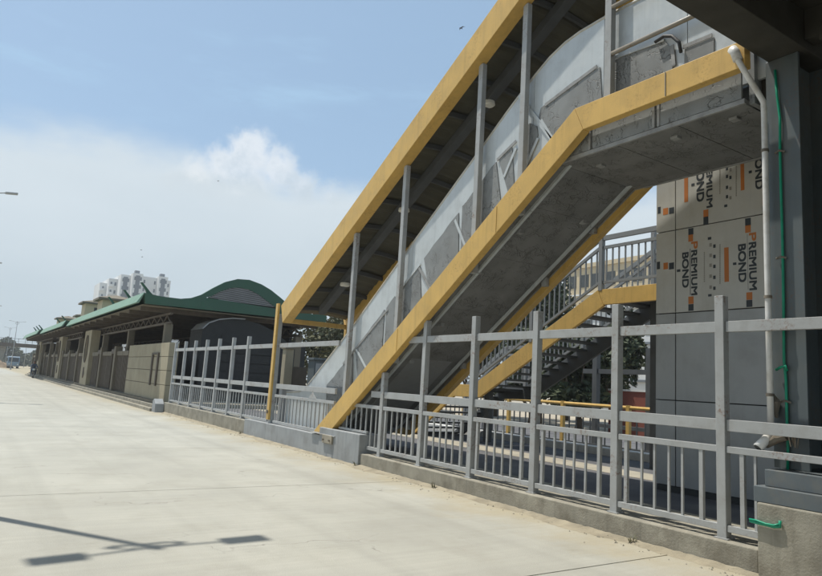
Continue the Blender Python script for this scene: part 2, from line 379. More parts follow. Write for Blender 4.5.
f2 = thing('steel_fence', 'grey steel post and rail fence between yellow post and beige wall', 'fence', (FX, 22, .385))
py2 = [16.32, 18.28, 19.58, 20.95, 22.30, 23.64, 24.95, 26.35]
P2 = post_mesh(2.33)
for y in py2[1:]:
    jitter(obj('post', P2, 'grey_paint', f2, (FX, y, .387), bevel=.005), .004); obj('base_plate', plate, 'grey_paint', f2, (FX, y, .386))
def bays(f, lst, zb):
    for a, b in zip(lst[:-1], lst[1:]):
        lo, hi = a+.055, b-.055
        rail_seg(f, lo, hi, 2.36, 2.47); rail_seg(f, lo, hi, 1.315, 1.435)
        rail_seg(f, lo, hi, 1.10, 1.165, .012, .068, 'panel_rail'); rail_seg(f, lo, hi, zb, zb+.06, .012, .068, 'panel_rail')
        n = max(2, int((hi-lo)/.205)); st = (hi-lo)/n
        for i in range(n): obj('baluster', bal_s, 'grey_paint', f, (FX, lo+st*(i+.5), zb+.06))
bays(f2, py2, .45)
f3 = thing('steel_fence', 'grey fence panel between the yellow post and the yellow beam foot', 'fence', (FX, 14.4, .43))
bays(f3, [12.62, 16.02], .452)
obj('weld_plate', MB().prismX([(13.55, 1.165), (13.95, 1.165), (13.75, 1.31)], FX+.01, FX+.022), 'grey_paint', f3)
obj('baluster_clip', MB().box(FX-.005, FX+.03, 13.22, 13.30, .49, .60), 'yellow_paint', f3)

# ================================================================== ESCALATOR ENCLOSURE
en = thing('escalator_canopy', 'yellow edged steel canopy and stringers rising over the escalator', 'canopy', (6.7, 10, .4))
YB = (.46-.0)/.685
def sy(z): return 5.99+(5.53-z)/.685
# near stringer: mitred at the knee, butt jointed
low = .475
kn_t, kn_b = (5.99, 5.53), (5.83, 5.18)
poly = [(sy(low), low), kn_t, kn_b, (5.99+(5.53-.46-low)/.685, low)]
obj('stringer', MB().prismX(poly, 6.50, 6.64), 'yellow_paint', en, bevel=.006)
obj('landing_beam', MB().prismX([(kn_t[0]-.004, kn_t[1]), (3.58, 5.52), (3.58, 5.215), (kn_b[0]-.004, kn_b[1])], 6.50, 6.62), 'yellow_paint', en, bevel=.006)
o = obj('beam_splice', MB().box(6.492, 6.499, 4.548, 4.556, 5.21, 5.515), 'grey_paint_dark', en)
for yy in (7.55, 10.2):
    obj('beam_splice', MB().prismX([(yy, stringer_top(yy)-.03), (yy-.012, stringer_top(yy-.012)-.03), (yy-.012, stringer_bot(yy-.012)+.02), (yy, stringer_bot(yy)+.02)], 6.493, 6.499), 'yellow_paint', en)
obj('foot_bracket', MB().box(6.385, 6.428, 12.28, 12.72, .30, .47), 'slab_concrete', en, bevel=.008)
obj('foot_plate', MB().box(6.40, 6.66, 12.2, 13.35, .455, .472), 'grey_paint', en)
for yy in (12.36, 12.64): obj('anchor_bolt', MB().disc((6.384, yy, .37), .02, (-1, 0, 0), .03, 8), 'wire', en)
# far stringer
fp = [(13.3, .475), (5.99+.1, 5.52), (5.82+.1, 5.155), (12.66, .475)]
obj('stringer', MB().prismX(fp, 8.46, 8.60), 'yellow_paint', en, bevel=.006)
obj('landing_beam', MB().prismX([(6.085, 5.52), (3.58, 5.50), (3.58, 5.12), (5.915, 5.155)], 8.46, 8.60), 'yellow_paint', en, bevel=.006)
# roof
def rb(y): return 7.82-.565*(y-7.26)
RE = 5.05
for x0, x1 in ((6.55, 6.80), (8.36, 8.55)):
    obj('roof_beam', MB().prismX([(15.80, rb(15.80)), (RE, rb(RE)), (RE, rb(RE)+.56), (15.98, rb(15.98)+.56)], x0, x1), 'yellow_paint', en, bevel=.006)
    obj('roof_beam', MB().prismX([(RE-.004, rb(RE)), (-1.0, rb(RE)), (-1.0, rb(RE)+.5), (RE-.004, rb(RE)+.56)], x0, x1), 'yellow_paint', en, bevel=.006)
obj('end_fascia', MB().box(6.804, 8.356, 15.72, 15.80, rb(15.76)-.02, rb(15.76)+.10), 'yellow_paint', en, bevel=.004)
# vaulted corrugated sheet
nx, xs = 26, []
for i in range(nx+1):
    t = i/nx; xs.append((6.665+t*(8.395-6.665), .22+.07*math.sin(math.pi*t)))
def roof_surface(ylist, th=.02):
    m = MB(); rows = []
    for y in ylist:
        base = rb(y) if y > RE else rb(RE)
        rows.append([(x, y, base+h) for x, h in xs])
    n = nx+1; m.v = [p for r in rows for p in r]
    m.v += [(p[0], p[1], p[2]+th) for r in rows for p in r]; q = len(rows)*n
    for a in range(len(rows)-1):
        for b in range(nx):
            i = a*n+b; m.f.append((i, i+1, i+n+1, i+n)); m.f.append((q+i, q+i+n, q+i+n+1, q+i+1))
    return m
yl = []; y = 15.78; kk = 0
while y > -1:
    yl.append(y); y -= .05
rows_y = yl
m = roof_surface(rows_y)
# trapezoid ribs running across the vault
q = len(m.v)//2; n = nx+1
for half in (0, 1):
    for a in range(len(rows_y)):
        dz = (.022 if (a % 4) in (0, 1) else 0)
        for b in range(n):
            i = half*q+a*n+b; vx = m.v[i]; m.v[i] = (vx[0], vx[1], vx[2]+dz)
obj('roof_sheet', m, 'roof_sheet', en)
# curved cross ribs and one long centre beam
y = 15.45; ribs = []
while y > 5.2:
    mb = MB()
    for i in range(nx):
        a, b = xs[i], xs[i+1]; bz = rb(y)
        mb.bar((a[0], y, bz+a[1]-.055), (b[0], y, bz+b[1]-.055), .06, .09)
    obj('rib', mb, 'roof_steel', en); y -= .74
cz = .29-.10
for xa in (7.40,):
    obj('centre_beam', MB().prismX([(15.3, rb(15.3)+cz-.19), (RE, rb(RE)+cz-.19), (RE, rb(RE)+cz), (15.3, rb(15.3)+cz)], xa-.09, xa+.09), 'roof_steel', en, bevel=.004)
for px_, py_ in ((403, 211), (489, 105), (342, 285)):
    # round fitting under the centre beam
    d = ray(px_, py_); nrm = Vector((0, .565, 1)); P0 = Vector((0, 7.26, 7.82+cz-.20)); t = ((P0-CP).dot(nrm))/d.dot(nrm); P = CP+d*t
    P.x = 7.40
    P.z = rb(P.y)+cz-.20
    obj('ceiling_lamp', MB().tube([P+Vector((0, 0, .06)), P, P+Vector((0, 0, -.025))], [.115, .125, .095], 20), 'lamp_white', en, smooth=False)
# posts of the canopy
cp = [(12.50, .61), (10.60, 2.0), (8.35, 3.5), (7.27, 4.3), (5.60, 5.1)]
for y, z0 in cp:
    top = rb(y)-.003 if y > RE else rb(RE)
    obj('canopy_post', MB().box(6.704, 6.80, y-.055, y+.055, z0, top), 'grey_paint', en, bevel=.005)
    if y > 6: obj('canopy_post', MB().box(8.37, 8.455, y-.055, y+.055, z0, top), 'grey_paint', en, bevel=.005)
obj('end_post', MB().box(6.56, 6.66, 16.05, 16.21, .432, rb(15.98)+.35), 'grey_paint', en, bevel=.005)
yp = obj('end_post', MB().box(6.50, 6.557, 16.06, 16.20, .52, rb(15.98)+.62), 'yellow_paint', en, bevel=.005); yp['label'] = 'yellow front plate of the end post'
obj('end_post', MB().box(8.42, 8.53, 15.83, 15.93, .432, rb(15.9)+.3), 'yellow_paint', en, bevel=.005)
obj('bolt_lug', MB().disc((6.496, 16.13, .72), .05, (-1, 0, 0), .03, 10), 'wire', en)
# landing guard rails
for z, r in ((6.24, .03), (6.93, .03)):
    obj('guard_rail', MB().tube([(6.72, 5.54, z), (6.72, 3.6, z-.02)], r, 12), 'handrail', en, smooth=True)

# ------------------------------------------------------------------ escalator body
es = thing('escalator', 'covered escalator with silver side panels and wrinkled grey film', 'escalator', (7.6, 10, .4))
CX = 6.87
topl = [(15.9, 1.22), (15.1, 1.27), (14.75, 1.38), (14.45, 1.57), (12.63, 2.76), (9.89, 4.70), (8.47, 5.70), (7.80, 6.18), (7.47, 6.40), (7.18, 6.58), (6.86, 6.76), (6.55, 6.87), (6.26, 6.92), (5.8, 6.94), (5.16, 6.93), (3.4, 6.92)]
def lower(y):
    return max(.46, min(5.20, 5.53-.35-.685*(y-5.99)))
panels_y = [15.9, 14.45, 12.63, 10.4, 8.47, 7.18, 5.8, 4.5, 3.4]
def top_at(y):
    for (a, za), (b, zb) in zip(topl[:-1], topl[1:]):
        if a >= y >= b: return za+(zb-za)*(a-y)/(a-b)
    return topl[-1][1]
for X0, X1 in ((CX, CX+.05), (8.24, 8.29)):
    for a, b in zip(panels_y[:-1], panels_y[1:]):
        ys = sorted({a, b} | {p[0] for p in topl if b < p[0] < a} | {y for y in (5.94, 13.0) if b < y < a}, reverse=True)
        ys[0] -= .004; ys[-1] += .004
        pol = [(y, top_at(y)) for y in ys]+[(y, lower(y)) for y in reversed(ys)]
        obj('side_panel', MB().prismX(pol, X0, X1), 'silver_panel', es, bevel=.003)
    obj('panel_edge', MB().tube([((X0+X1)/2-.01, y, z+.018) for y, z in topl], .028, 8), 'edge_trim', es, smooth=True)
    obj('moving_handrail', MB().tube([((X0+X1)/2+(.14 if X0 < 7.5 else -.14), y, z-.10) for y, z in topl], .035, 8), 'black_rubber', es, smooth=True)
# inner truss with steps
tr = [(15.9, .44), (13.3, .46), (5.99, 5.42), (3.4, 5.42), (3.4, 5.10), (6.4, 5.06), (13.1, .44)]
st = [(15.9, .47)]
y, z = 13.4, .47
st.append((y, z))
while z < 5.2:
    z += .2; st.append((y, z)); y -= .292; st.append((y, z))
st += [(3.4, z), (3.4, 5.10), (6.3, 5.10), (12.9, .46)]
obj('step_band', MB().prismX(st, CX+.22, 8.07), 'grey_paint_dark', es)
# soffit: wrapped panels, sloped then level
SX0, SX1 = 6.745, 8.44
def sof(y): return stringer_bot(y)-.10
ksy = 6.47
ksz = 4.905
def sofz(y): return ksz-.685*(y-ksy)
ys = [12.7, 11.55, 10.4, 9.25, 8.1, 7.15, ksy]
for a, b in zip(ys[:-1], ys[1:]):
    obj('soffit_panel', MB().prismX([(a-.004, sofz(a)), (b+.004, sofz(b)), (b+.004, sofz(b)+.06), (a-.004, sofz(a)+.06)], SX0, SX1), 'soffit_film', es, bevel=.003)
ys = [ksy, 5.45, 4.55, 3.72]
for a, b in zip(ys[:-1], ys[1:]):
    obj('soffit_panel', MB().box(SX0, SX1, b+.004, a-.004, ksz, ksz+.06), 'soffit_film', es, bevel=.003)
# edge trims along the soffit
for xa in (SX0-.045, SX1+.004):
    obj('soffit_trim', MB().prismX([(12.7, sofz(12.7)-.012), (ksy, ksz-.012), (ksy, ksz+.10), (12.7, sofz(12.7)+.10)], xa, xa+.04), 'trim_grey', es, bevel=.003)
    obj('soffit_trim', MB().box(xa, xa+.04, 3.70, ksy-.004, ksz-.012, ksz+.045), 'trim_grey', es, bevel=.003)
# wrapped side fascia below the landing beam
fy = [6.41, 5.85, 4.82, 3.72]
for i, (a, b) in enumerate(zip(fy[:-1], fy[1:])):
    if i == 0: pol = [(a, ksz+.05), (b+.015, ksz+.05), (b+.015, 5.30), (5.99, 5.25)]
    else: pol = [(a-.015, ksz+.05), (b+.015, ksz+.05), (b+.015, 5.35), (a-.015, 5.35)]
    obj('fascia_panel', MB().prismX(pol, 6.70, 6.73), 'film_sheet', es)
for yy in (5.88, 4.86, 4.79): obj('fascia_mullion', MB().box(6.69, 6.735, yy-.018, yy+.018, ksz+.05, 5.36), 'trim_grey', es)
obj('end_panel', MB().box(6.80, 8.44, 3.64, 3.70, ksz, 5.7), 'film_sheet', es)
for px_, py_ in ((601, 165), (676, 137), (735, 118), (583, 222), (520, 232), (478, 272), (441, 325), (411, 362)):
    z0 = ksz; P = onZ(px_, py_, z0)
    if P.y > ksy:
        d = ray(px_, py_); nn = Vector((0, .685, 1)); t = ((Vector((0, ksy, ksz))-CP).dot(nn))/d.dot(nn); P = CP+d*t
    if SX0+.1 < P.x < SX1-.1:
        obj('soffit_light', MB().box(P.x-.05, P.x+.05, P.y-.05, P.y+.05, P.z-.03, P.z+.06), 'trim_grey', es, bevel=.004)
# wrinkled grey film sheets stuck over the side panels
SH = [[(499,160),(512,147),(514,184),(508,192)],
      [(519,133),(530,123),(537,126),(538,135),(530,162),(524,176),(519,178)], [(541,108),(556,95),(574,81),(600,67),(602,100),(585,112),(558,148),(551,140),(538,120)],
      [(607,63),(650,46),(665,41),(671,48),(673,74),(607,100)], [(685,49),(714,37),(714,58),(684,68)]]
for y0_, y1_, sk0, sk1, dt in ((13.62, 12.50, .10, .22, .63), (12.40, 11.30, .34, .02, .62), (11.22, 10.12, .02, .26, .63), (9.98, 8.98, .36, .10, .65), (8.88, 8.02, .02, .34, .64)):
    zt = lambda y: top_at(y)-dt
    zbm = lambda y: stringer_top(y)-.14
    n_ = 7; ysl = [y0_+(y1_-y0_)*i/n_ for i in range(n_+1)]
    pol = [(y, zt(y)+.012*math.sin(i*2.1+y)) for i, y in enumerate(ysl)]+[(y1_-sk1*.5, (zt(y1_)+zbm(y1_))/2-.1), (y1_-sk1, zbm(y1_-sk1)), (y0_-sk0, zbm(y0_-sk0))]
    obj('film_sheet', MB().prismX(pol, CX-.016, CX-.003), 'film_sheet', es)
for pl in SH:
    pts = [onX(a, b, CX-.012) for a, b in pl]
    # follow the sheet down behind the stringer
    mb = MB().prismX([(p.y, p.z) for p in pts], CX-.016, CX-.003)
    obj('film_sheet', mb, 'film_sheet', es)
# loose strips of tape and torn trim
for a, b in (((356,349),(370,376)), ((419,268),(434,297)), ((455,220),(466,248)), ((504,92+85),(516,148)), ((538,122),(552,140)), ((519,96),(540,122)), ((545,105),(597,66)), ((552,138),(541,120)), ((524,170),(538,138)), ((672,45),(674,66)), ((608,60),(664,39)), ((606,40),(608,92)), ((683,47),(712,35)), ((343,364),(388,309)), ((395,296),(420,264)), ((497,160),(516,141))):
    p, q = onX(*a, CX-.02), onX(*b, CX-.02)
    obj('tape_strip', MB().bar(p, q, .012, .035, up=(1, 0, 0)) if False else MB().bar(p, q, .05, .012, up=(1, 0, 0)), 'trim_grey' if rnd.random() < .35 else 'silver_panel', es)
# curled handrail return at the top landing
cv = [onX(a, b, CX-.06) for a, b in ((655,42),(664,36),(672,36),(679,42),(681,52))]
obj('rail_return', MB().tube(cv, .022, 10), 'black_rubber', es, smooth=True)

# ================================================================== OPEN STAIRCASE BEHIND
stc = thing('open_staircase', 'open steel staircase with yellow stringers behind the escalator', 'staircase', (11, 11, .2))
A0, A1 = 11.0, 12.8
def T(y, z): return (y*1.1, 1.6+(z-1.6)*1.1 if z > .5 else z)
def TP(l): return [T(*p) for p in l]
def stair_side(x0, x1, m):
    segs = [[(15.0, .22), (12.93, 1.70), (12.93, 1.40), (14.55, .22)],
            [(12.926, 1.70), (12.20, 1.70), (11.95, 1.42), (12.926, 1.40)],
            [(12.196, 1.70), (8.50, 3.66), (8.36, 3.34), (11.945, 1.42)],
            [(8.496, 3.66), (5.2, 3.66), (5.2, 3.36), (8.356, 3.36)]]
    for s in segs: obj('stringer', MB().prismX(TP(s), x0, x1), m, stc, bevel=.005)
stair_side(A0, A0+.08, 'yellow_paint'); stair_side(A1, A1+.08, 'roof_steel')  # far stringer in dark steel: its shade is put into the colour
NL = TP([(15.0, .22), (12.93, 1.70), (12.2, 1.70), (8.5, 3.66), (5.2, 3.66)])
def line(y):
    for (a, za), (b, zb) in zip(NL[:-1], NL[1:]):
        if a >= y >= b: return za+(zb-za)*(a-y)/(a-b)
    return NL[-1][1]
# folded steel steps: tread and closed riser
def flight(a, b, n):
    (y0, z0), (y1, z1) = a, b
    dy, dz = (y1-y0)/n, (z1-z0)/n
    me = MB().prismX([(0, dz-.05), (0, dz), (dy*1.12, dz), (dy*1.12, dz-.05)], A0+.085, A1-.005).mesh('tread')
    for i in range(n): obj('tread', me, 'roof_steel', stc, (0, y0+dy*i, z0+dz*i-.12))
flight(NL[0], NL[1], 9); flight(NL[2], NL[3], 13)
for (ya, za), (yb, zb) in ((NL[1], NL[2]), (NL[3], NL[4])): obj('landing', MB().box(A0+.085, A1-.005, yb+.02, ya-.02, za-.12, za-.05), 'roof_steel', stc)
for X in (A0+.04, A1+.04):
    for y, h in ((16.0, 1.15), (14.22, 1.15), (13.38, 1.2), (11.35, 1.2), (9.29, 1.65), (7.4, 1.2), (5.9, 1.2)):
        obj('rail_post', MB().box(X-.05, X+.05, y-.05, y+.05, line(y)-.02, line(y)+h), 'grey_paint_dark', stc, bevel=.004)
    for a, b in ((15.95, 14.27), (14.17, 13.43), (13.33, 9.34), (9.24, 7.45), (7.35, 5.95)):
        for h, wd, hh in ((1.13, .07, .10), (.92, .05, .065), (.16, .05, .055)):
            obj('hand_rail' if h > 1 else 'panel_rail', MB().bar((X, a, line(a)+h), (X, b, line(b)+h), wd, hh), 'grey_paint_dark', stc)
        nb = max(1, int((a-b)/.15))
        for i in range(nb):
            y = a-(a-b)*(i+.5)/nb
            obj('baluster', MB().box(X-.014, X+.014, y-.014, y+.014, line(y)+.175, line(y)+.90), 'grey_paint_dark', stc)
for y in (13.9, 8.6):
    obj('support_post', MB().box(11.9, 12.06, y-.09, y+.09, .2, line(y)-.13), 'roof_steel', stc)

# ================================================================== LIFT TOWER
TX = 9.30
lt = thing('lift_tower', 'square lift tower clad in grey and film printed panels', 'lift tower', (10.2, 4.6, .2))
obj('core', MB().box(TX+.03, 11.2, 2.23, 6.645, .2, 8.5), 'dark_void', lt)
obj('base_plinth', MB().box(TX+.012, 11.22, 2.2, 6.66, .2, .29), 'dark_void', lt)
yc0, yc1, yc2 = 6.68, onX(675.5, 260, TX).y, 2.2
zr = [onX(675, 484, TX).z, onX(675, 400.5, TX).z, onX(675, 313, TX).z, onX(675, 230, TX).z, 6.1, 8.5]
names = ['panel_grey', 'panel_grey', 'panel_film', 'panel_film', 'panel_film']
for i in range(5):
    za, zb = zr[i]+.008, zr[i+1]-.008
    if i == 0: za = .30
    obj('panel', MB().box(TX, TX+.028, yc1+.008, yc0, za, zb), 'panel_grey' if i < 2 else 'panel_film', lt, bevel=.003)
    obj('panel', MB().box(TX, TX+.028, yc1-2.44, yc1-.008, za, zb), names[i], lt, bevel=.003)
    obj('panel', MB().box(TX, TX+.028, yc2, yc1-2.456, za, zb), names[i], lt, bevel=.003)
    obj('panel', MB().box(TX+.03, 11.2, yc0-.03, yc0-.002, za, zb), names[i], lt, bevel=.003)
# printed lettering on the film, reading downwards
def text_mesh(s, off=.0):
    cu = bpy.data.curves.new('txt', 'FONT'); cu.body = s; cu.offset = off; cu.extrude = .0
    ob = bpy.data.objects.new('txt', cu); COL.objects.link(ob); bpy.context.view_layer.update()
    me = bpy.data.meshes.new_from_object(ob.evaluated_get(bpy.context.evaluated_depsgraph_get()))
    bpy.data.objects.remove(ob); me.materials.clear()
    xs_ = [v.co.x for v in me.vertices]; ys_ = [v.co.y for v in me.vertices]
    return me, min(xs_), max(xs_), min(ys_), max(ys_)
def printed(s, px_top, px_bot, xl, xr, m):
    # text box: left edge xl..right edge xr (pixels), from y px_top to px_bot; printed bold (shifted overprints)
    me, x0, x1, y0, y1 = text_mesh(s)
    a = onX((xl+xr)/2, px_top, TX-.002); b = onX((xl+xr)/2, px_bot, TX-.002)
    ya, yb = onX(xl, (px_top+px_bot)/2, TX).y, onX(xr, (px_top+px_bot)/2, TX).y
    mb = MB(); fs = [tuple(p.vertices) for p in me.polygons]
    bz = abs(a.z-b.z)/len(s)*.045; by = abs(ya-yb)*.045
    for k, (dy, dz) in enumerate(((0, 0), (by, bz), (-by, -bz), (by, -bz), (-by, bz))):
        mb.add([(TX-.002-k*.0003, ya+(yb-ya)*(.05+.9*(v.co.y-y0)/(y1-y0))+dy, a.z+(b.z-a.z)*(.01+.98*(v.co.x-x0)/(x1-x0))+dz) for v in me.vertices], fs)
    bpy.data.meshes.remove(me)
    return obj('printed_word', mb, m, lt)
def mark(x0, x1, y0, y1, m, nm='printed_mark'):
    a, b = onX(x0, y0, TX), onX(x1, y1, TX)
    obj(nm, MB().box(TX-.0025, TX-.0005, min(a.y, b.y), max(a.y, b.y), min(a.z, b.z), max(a.z, b.z)), m, lt)
S5 = 768/120.0; S4 = 605/105.0
def q4(x, y): return 670+x/S4, 220+y/S4
def q5(x, y): return 655+x/S5, 150+y/S5
def W(q, s, x0, x1, y0, y1, m, **k):
    (a, t), (b, u) = q(x0, y0), q(x1, y1); printed(s, t, u, a, b, m, **k)
def K(q, x0, x1, y0, y1, m):
    (a, t), (b, u) = q(x0, y0), q(x1, y1); mark(a, b, t, u, m)
# middle row
W(q4, 'P', 122, 160, 125, 165, 'print_orange'); W(q4, 'REMIUM', 122, 158, 172, 434, 'print_black'); W(q4, 'BOND', 70, 109, 186, 390, 'print_black')
W(q4, 'P', 455, 497, 74, 119, 'print_orange'); W(q4, 'REMIUM', 455, 500, 126, 405, 'print_black'); W(q4, 'BOND', 393, 440, 138, 358, 'print_black')
K(q4, 115, 119, 165, 432, 'print_black'); K(q4, 446, 450, 82, 402, 'print_black')
for (x0, x1, y0, y1, m) in ((106,135,50,82,'print_black'), (106,133,86,122,'print_orange'), (433,466,-8,28,'print_black'), (433,466,32,70,'print_orange'),
                            (106,136,442,482,'print_orange'), (106,136,486,522,'print_black'), (440,475,418,458,'print_orange'), (440,475,462,500,'print_black'),
                            (312,340,160,355,'print_orange')): K(q4, x0, x1, y0, y1, m)
# upper row
W(q5, 'PREMIUM', 328, 368, 20, 370, 'print_black'); W(q5, 'BOND', 265, 315, 85, 330, 'print_black'); W(q5, 'BOND', 640, 692, 5, 250, 'print_black'); W(q5, 'PREMIUM', 700, 740, -70, 290, 'print_black')
for (x0, x1, y0, y1, m) in ((187,212,120,330,'print_orange'), (546,573,50,255,'print_orange'), (310,342,385,425,'print_orange'), (310,342,430,472,'print_black'),
                            (688,716,310,350,'print_orange'), (688,716,356,400,'print_black'), (52,84,375,410,'print_orange'), (90,122,371,404,'print_black'), (18,36,366,404,'print_black')): K(q5, x0, x1, y0, y1, m)
(a, b) = (676.5-22+.5, 0)
for x0, x1, y0, y1, m in ((663.5,668,266-3,271-3+1,'print_orange'), (669,674,265-2,270-1,'print_black'), (656.9,660,262,269,'print_black')): mark(x0, x1, y0, y1, m)
# small icon rows and fine print
for q, cx, yy in ((q4, 238, (145, 205, 262, 325, 388)), (q5, 465, (120, 170, 240, 300))):
    for yv in yy:
        for dx in (-4, 18): K(q, cx+dx-7, cx+dx+7, yv-9+dx*.3, yv+9+dx*.3, 'print_black' if (yv+dx) % 3 else 'print_faint')
for q, x, y0, y1 in ((q4, 198, 185, 355), (q4, 288, 140, 365), (q4, 548, 130, 320), (q5, 415, 120, 280), (q5, 520, 90, 295)):
    t = y0
    while t < y1:
        K(q, x-3, x+3, t, t+7, 'print_faint'); t += 11
for q, x, y in ((q4, 230, 106), (q4, 232, 434), (q4, 52, 292), (q4, 375, 252), (q5, 245, 222), (q5, 612, 140), (q5, 455, 357)):
    K(q, x-12, x+8, y-6, y+6, 'print_black')

# ================================================================== COLUMN, PEDESTAL, FOOTBRIDGE
cl_ = thing('steel_column', 'blue grey steel box column on stepped base carrying the footbridge', 'column', (6.85, 3.25, 0))
obj('pedestal', MB().box(6.44, 7.8, 2.35, 3.505, -.08, .69), 'kerb_concrete', cl_, bevel=.015)
obj('base_step', MB().box(6.46, 7.7, 2.42, 3.545, .693, .84), 'plinth_steel', cl_, bevel=.006)
obj('base_step', MB().box(6.53, 7.6, 2.55, 3.47, .843, 1.00), 'plinth_steel', cl_, bevel=.006)
cy0, cy1 = onX(805, 300, 6.85).y, onX(770.5, 300, 6.85).y
obj('front_flange', MB().box(6.85, 6.89, cy0, cy1, 1.003, 5.35), 'steel_column', cl_, bevel=.005)
obj('web', MB().box(6.893, 7.42, (cy0+cy1)/2-.02, (cy0+cy1)/2+.02, 1.003, 5.35), 'steel_column', cl_)
obj('back_flange', MB().box(7.423, 7.46, cy0, cy1, 1.003, 5.35), 'steel_column', cl_)
obj('head_bracket', MB().prismX([(3.57, 4.75), (3.57, 5.35), (3.85, 5.35)], 6.95, 7.25), 'girder_steel', cl_)
fb = thing('footbridge_deck', 'dark steel box girder footbridge deck resting on the column', 'footbridge', (0, 0, 5.36))
obj('edge_girder', MB().box(-12, 9.2, 3.13, 3.52, 5.353, 6.1), 'girder_steel', fb, bevel=.008)
obj('edge_girder', MB().box(-12, 9.2, -5.3, -4.92, 5.353, 6.1), 'girder_steel', fb, bevel=.008)
obj('deck_plate', MB().box(-12, 9.2, -4.916, 3.126, 5.78, 5.95), 'girder_steel', fb)  # unseen rear width added to cut road bounce onto the column
for x in (-9, -6.3, -3.6, -.9, 1.8, 4.5, 6.95):
    obj('cross_beam', MB().box(x-.1, x+.1, -4.915, 3.125, 5.45, 5.778), 'girder_steel', fb)
obj('diagonal_brace', MB().bar((6.9, 2.95, 5.45), (5.2, -.7, 5.5), .14, .14), 'girder_steel', fb)
obj('side_screen', MB().box(-12, 6.4, 3.40, 3.48, 6.103, 7.4), 'panel_grey', fb)
obj('landing_deck', MB().box(6.4, 13, -1.3, 3.12, 6.0, 6.12), 'girder_steel', fb)
obj('roof_sheet', MB().box(-12, 13, -5.6, 3.9, 9.25, 9.35), 'roof_sheet', fb)
obj('shade_sheet', MB().box(7.9, 8.0, -4.8, 3.0, .2, 5.35), 'girder_steel', fb)  # dark sheet added for the shaded void right of the column

pp = thing('drain_pipe', 'white plastic drain pipe with elbows running down beside the column', 'pipe', (6.52, 3.48, 1.1))
PX = 6.74
PY = onX(767.3, 260, PX).y
pts = [onX(a, b, c) for a, b, c in ((735, 53, 6.45), (738, 60, 6.46), (745, 72, 6.53), (757, 91, 6.65), (763.5, 102, 6.72))]+[Vector((PX, PY, z)) for z in (onX(766.5, 112, PX).z, 4.6, 3.5, 2.5, 1.36)]
obj('pipe', MB().tube(pts, .031, 14), 'pvc', pp, smooth=True)
obj('top_elbow', MB().tube([onX(732, 49, 6.45), onX(735, 52, 6.45), onX(738, 60, 6.46)], .05, 14), 'pvc', pp, smooth=True)
obj('outlet_elbow', MB().tube([Vector((PX, PY, 1.40)), Vector((PX, PY, 1.34)), Vector((PX-.03, PY+.03, 1.28)), Vector((PX-.11, PY+.075, 1.19))], [.042, .044, .046, .05], 16), 'pvc', pp, smooth=True)
obj('outlet_mouth', MB().disc((PX-.1105, PY+.0755, 1.1892), .040, (-.08, .045, -.09), .003, 16), 'dark_void', pp)
for z in (4.3, 2.72, 1.72): obj('clamp', MB().tube([(PX, PY, z-.015), (PX, PY, z+.015)], .04, 14), 'wire', pp)
hs = thing('green_hose', 'thin green plastic hose tied down the front of the column', 'hose', (6.57, 3.35, 1.1))
hp = [onX(a, b, 6.825) for a, b in ((775, 70), (777, 95), (780, 118), (780, 150), (781, 190), (782.5, 240), (783.5, 300), (784, 360), (786, 380), (787, 420), (788, 450), (787.5, 474))]
obj('hose', MB().tube(hp, .014, 8), 'hose', hs, smooth=True)
kx = onX(784, 368, 6.81)
obj('knot', MB().tube([kx+Vector((0, .08, -.02)), kx+Vector((-.01, .03, .005)), kx+Vector((-.015, -.02, .02)), kx+Vector((0, -.03, -.03))], .014, 8), 'hose', hs, smooth=True)
for a, b in ((780, 152), (781.5, 258), (786, 402), (788, 455)):
    P = onX(a, b, 6.83); obj('tie', MB().tube([P+Vector((0, .05, .0)), P+Vector((-.02, 0, .012)), P+Vector((0, -.05, -.005))], .012, 6), 'wire', hs)
gb = thing('green_rope', 'green rope end tied around the fence rail at the pedestal', 'rope', (6.42, 3.55, .66))
gp = [onX(a, b, 6.42) for a, b in ((750, 521), (757, 523), (766, 525), (774, 527), (780, 527), (780, 521))]
obj('strand', MB().tube(gp, .014, 8), 'hose', gb, smooth=True)
obj('strand', MB().tube([p+Vector((-.01, 0, .016+.008*math.sin(i*2))) for i, p in enumerate(gp[:5])], .010, 8), 'hose', gb, smooth=True)
jb = thing('wire_bundle', 'rusty bundle of wire hanging between pipe and column', 'wire', (6.55, 3.4, 1.2))
P = onX(779, 441, 6.72)
obj('sleeve', MB().tube([P+Vector((0, .13, -.06)), P+Vector((0, .02, .02)), P+Vector((0, -.07, .05))], [.03, .045, .04], 10), 'wire', jb)
for i in range(6):
    pts = [P+Vector((rnd.uniform(-.03, .02), -.05-.02*i, .05)), P+Vector((rnd.uniform(-.03, .02), -.09-.02*i, .07+rnd.uniform(-.02, .04))), P+Vector((rnd.uniform(-.02, .02), -.12-.01*i, -.02-rnd.uniform(0, .05)))]
    obj('strand', MB().tube(pts, .006, 5), 'wire', jb)
obj('rag', MB().tube([onX(773, 395, 6.8), onX(776, 402, 6.8), onX(775, 412, 6.81), onX(777, 418, 6.81)], [.015, .05, .035, .012], 8), 'wire', jb)

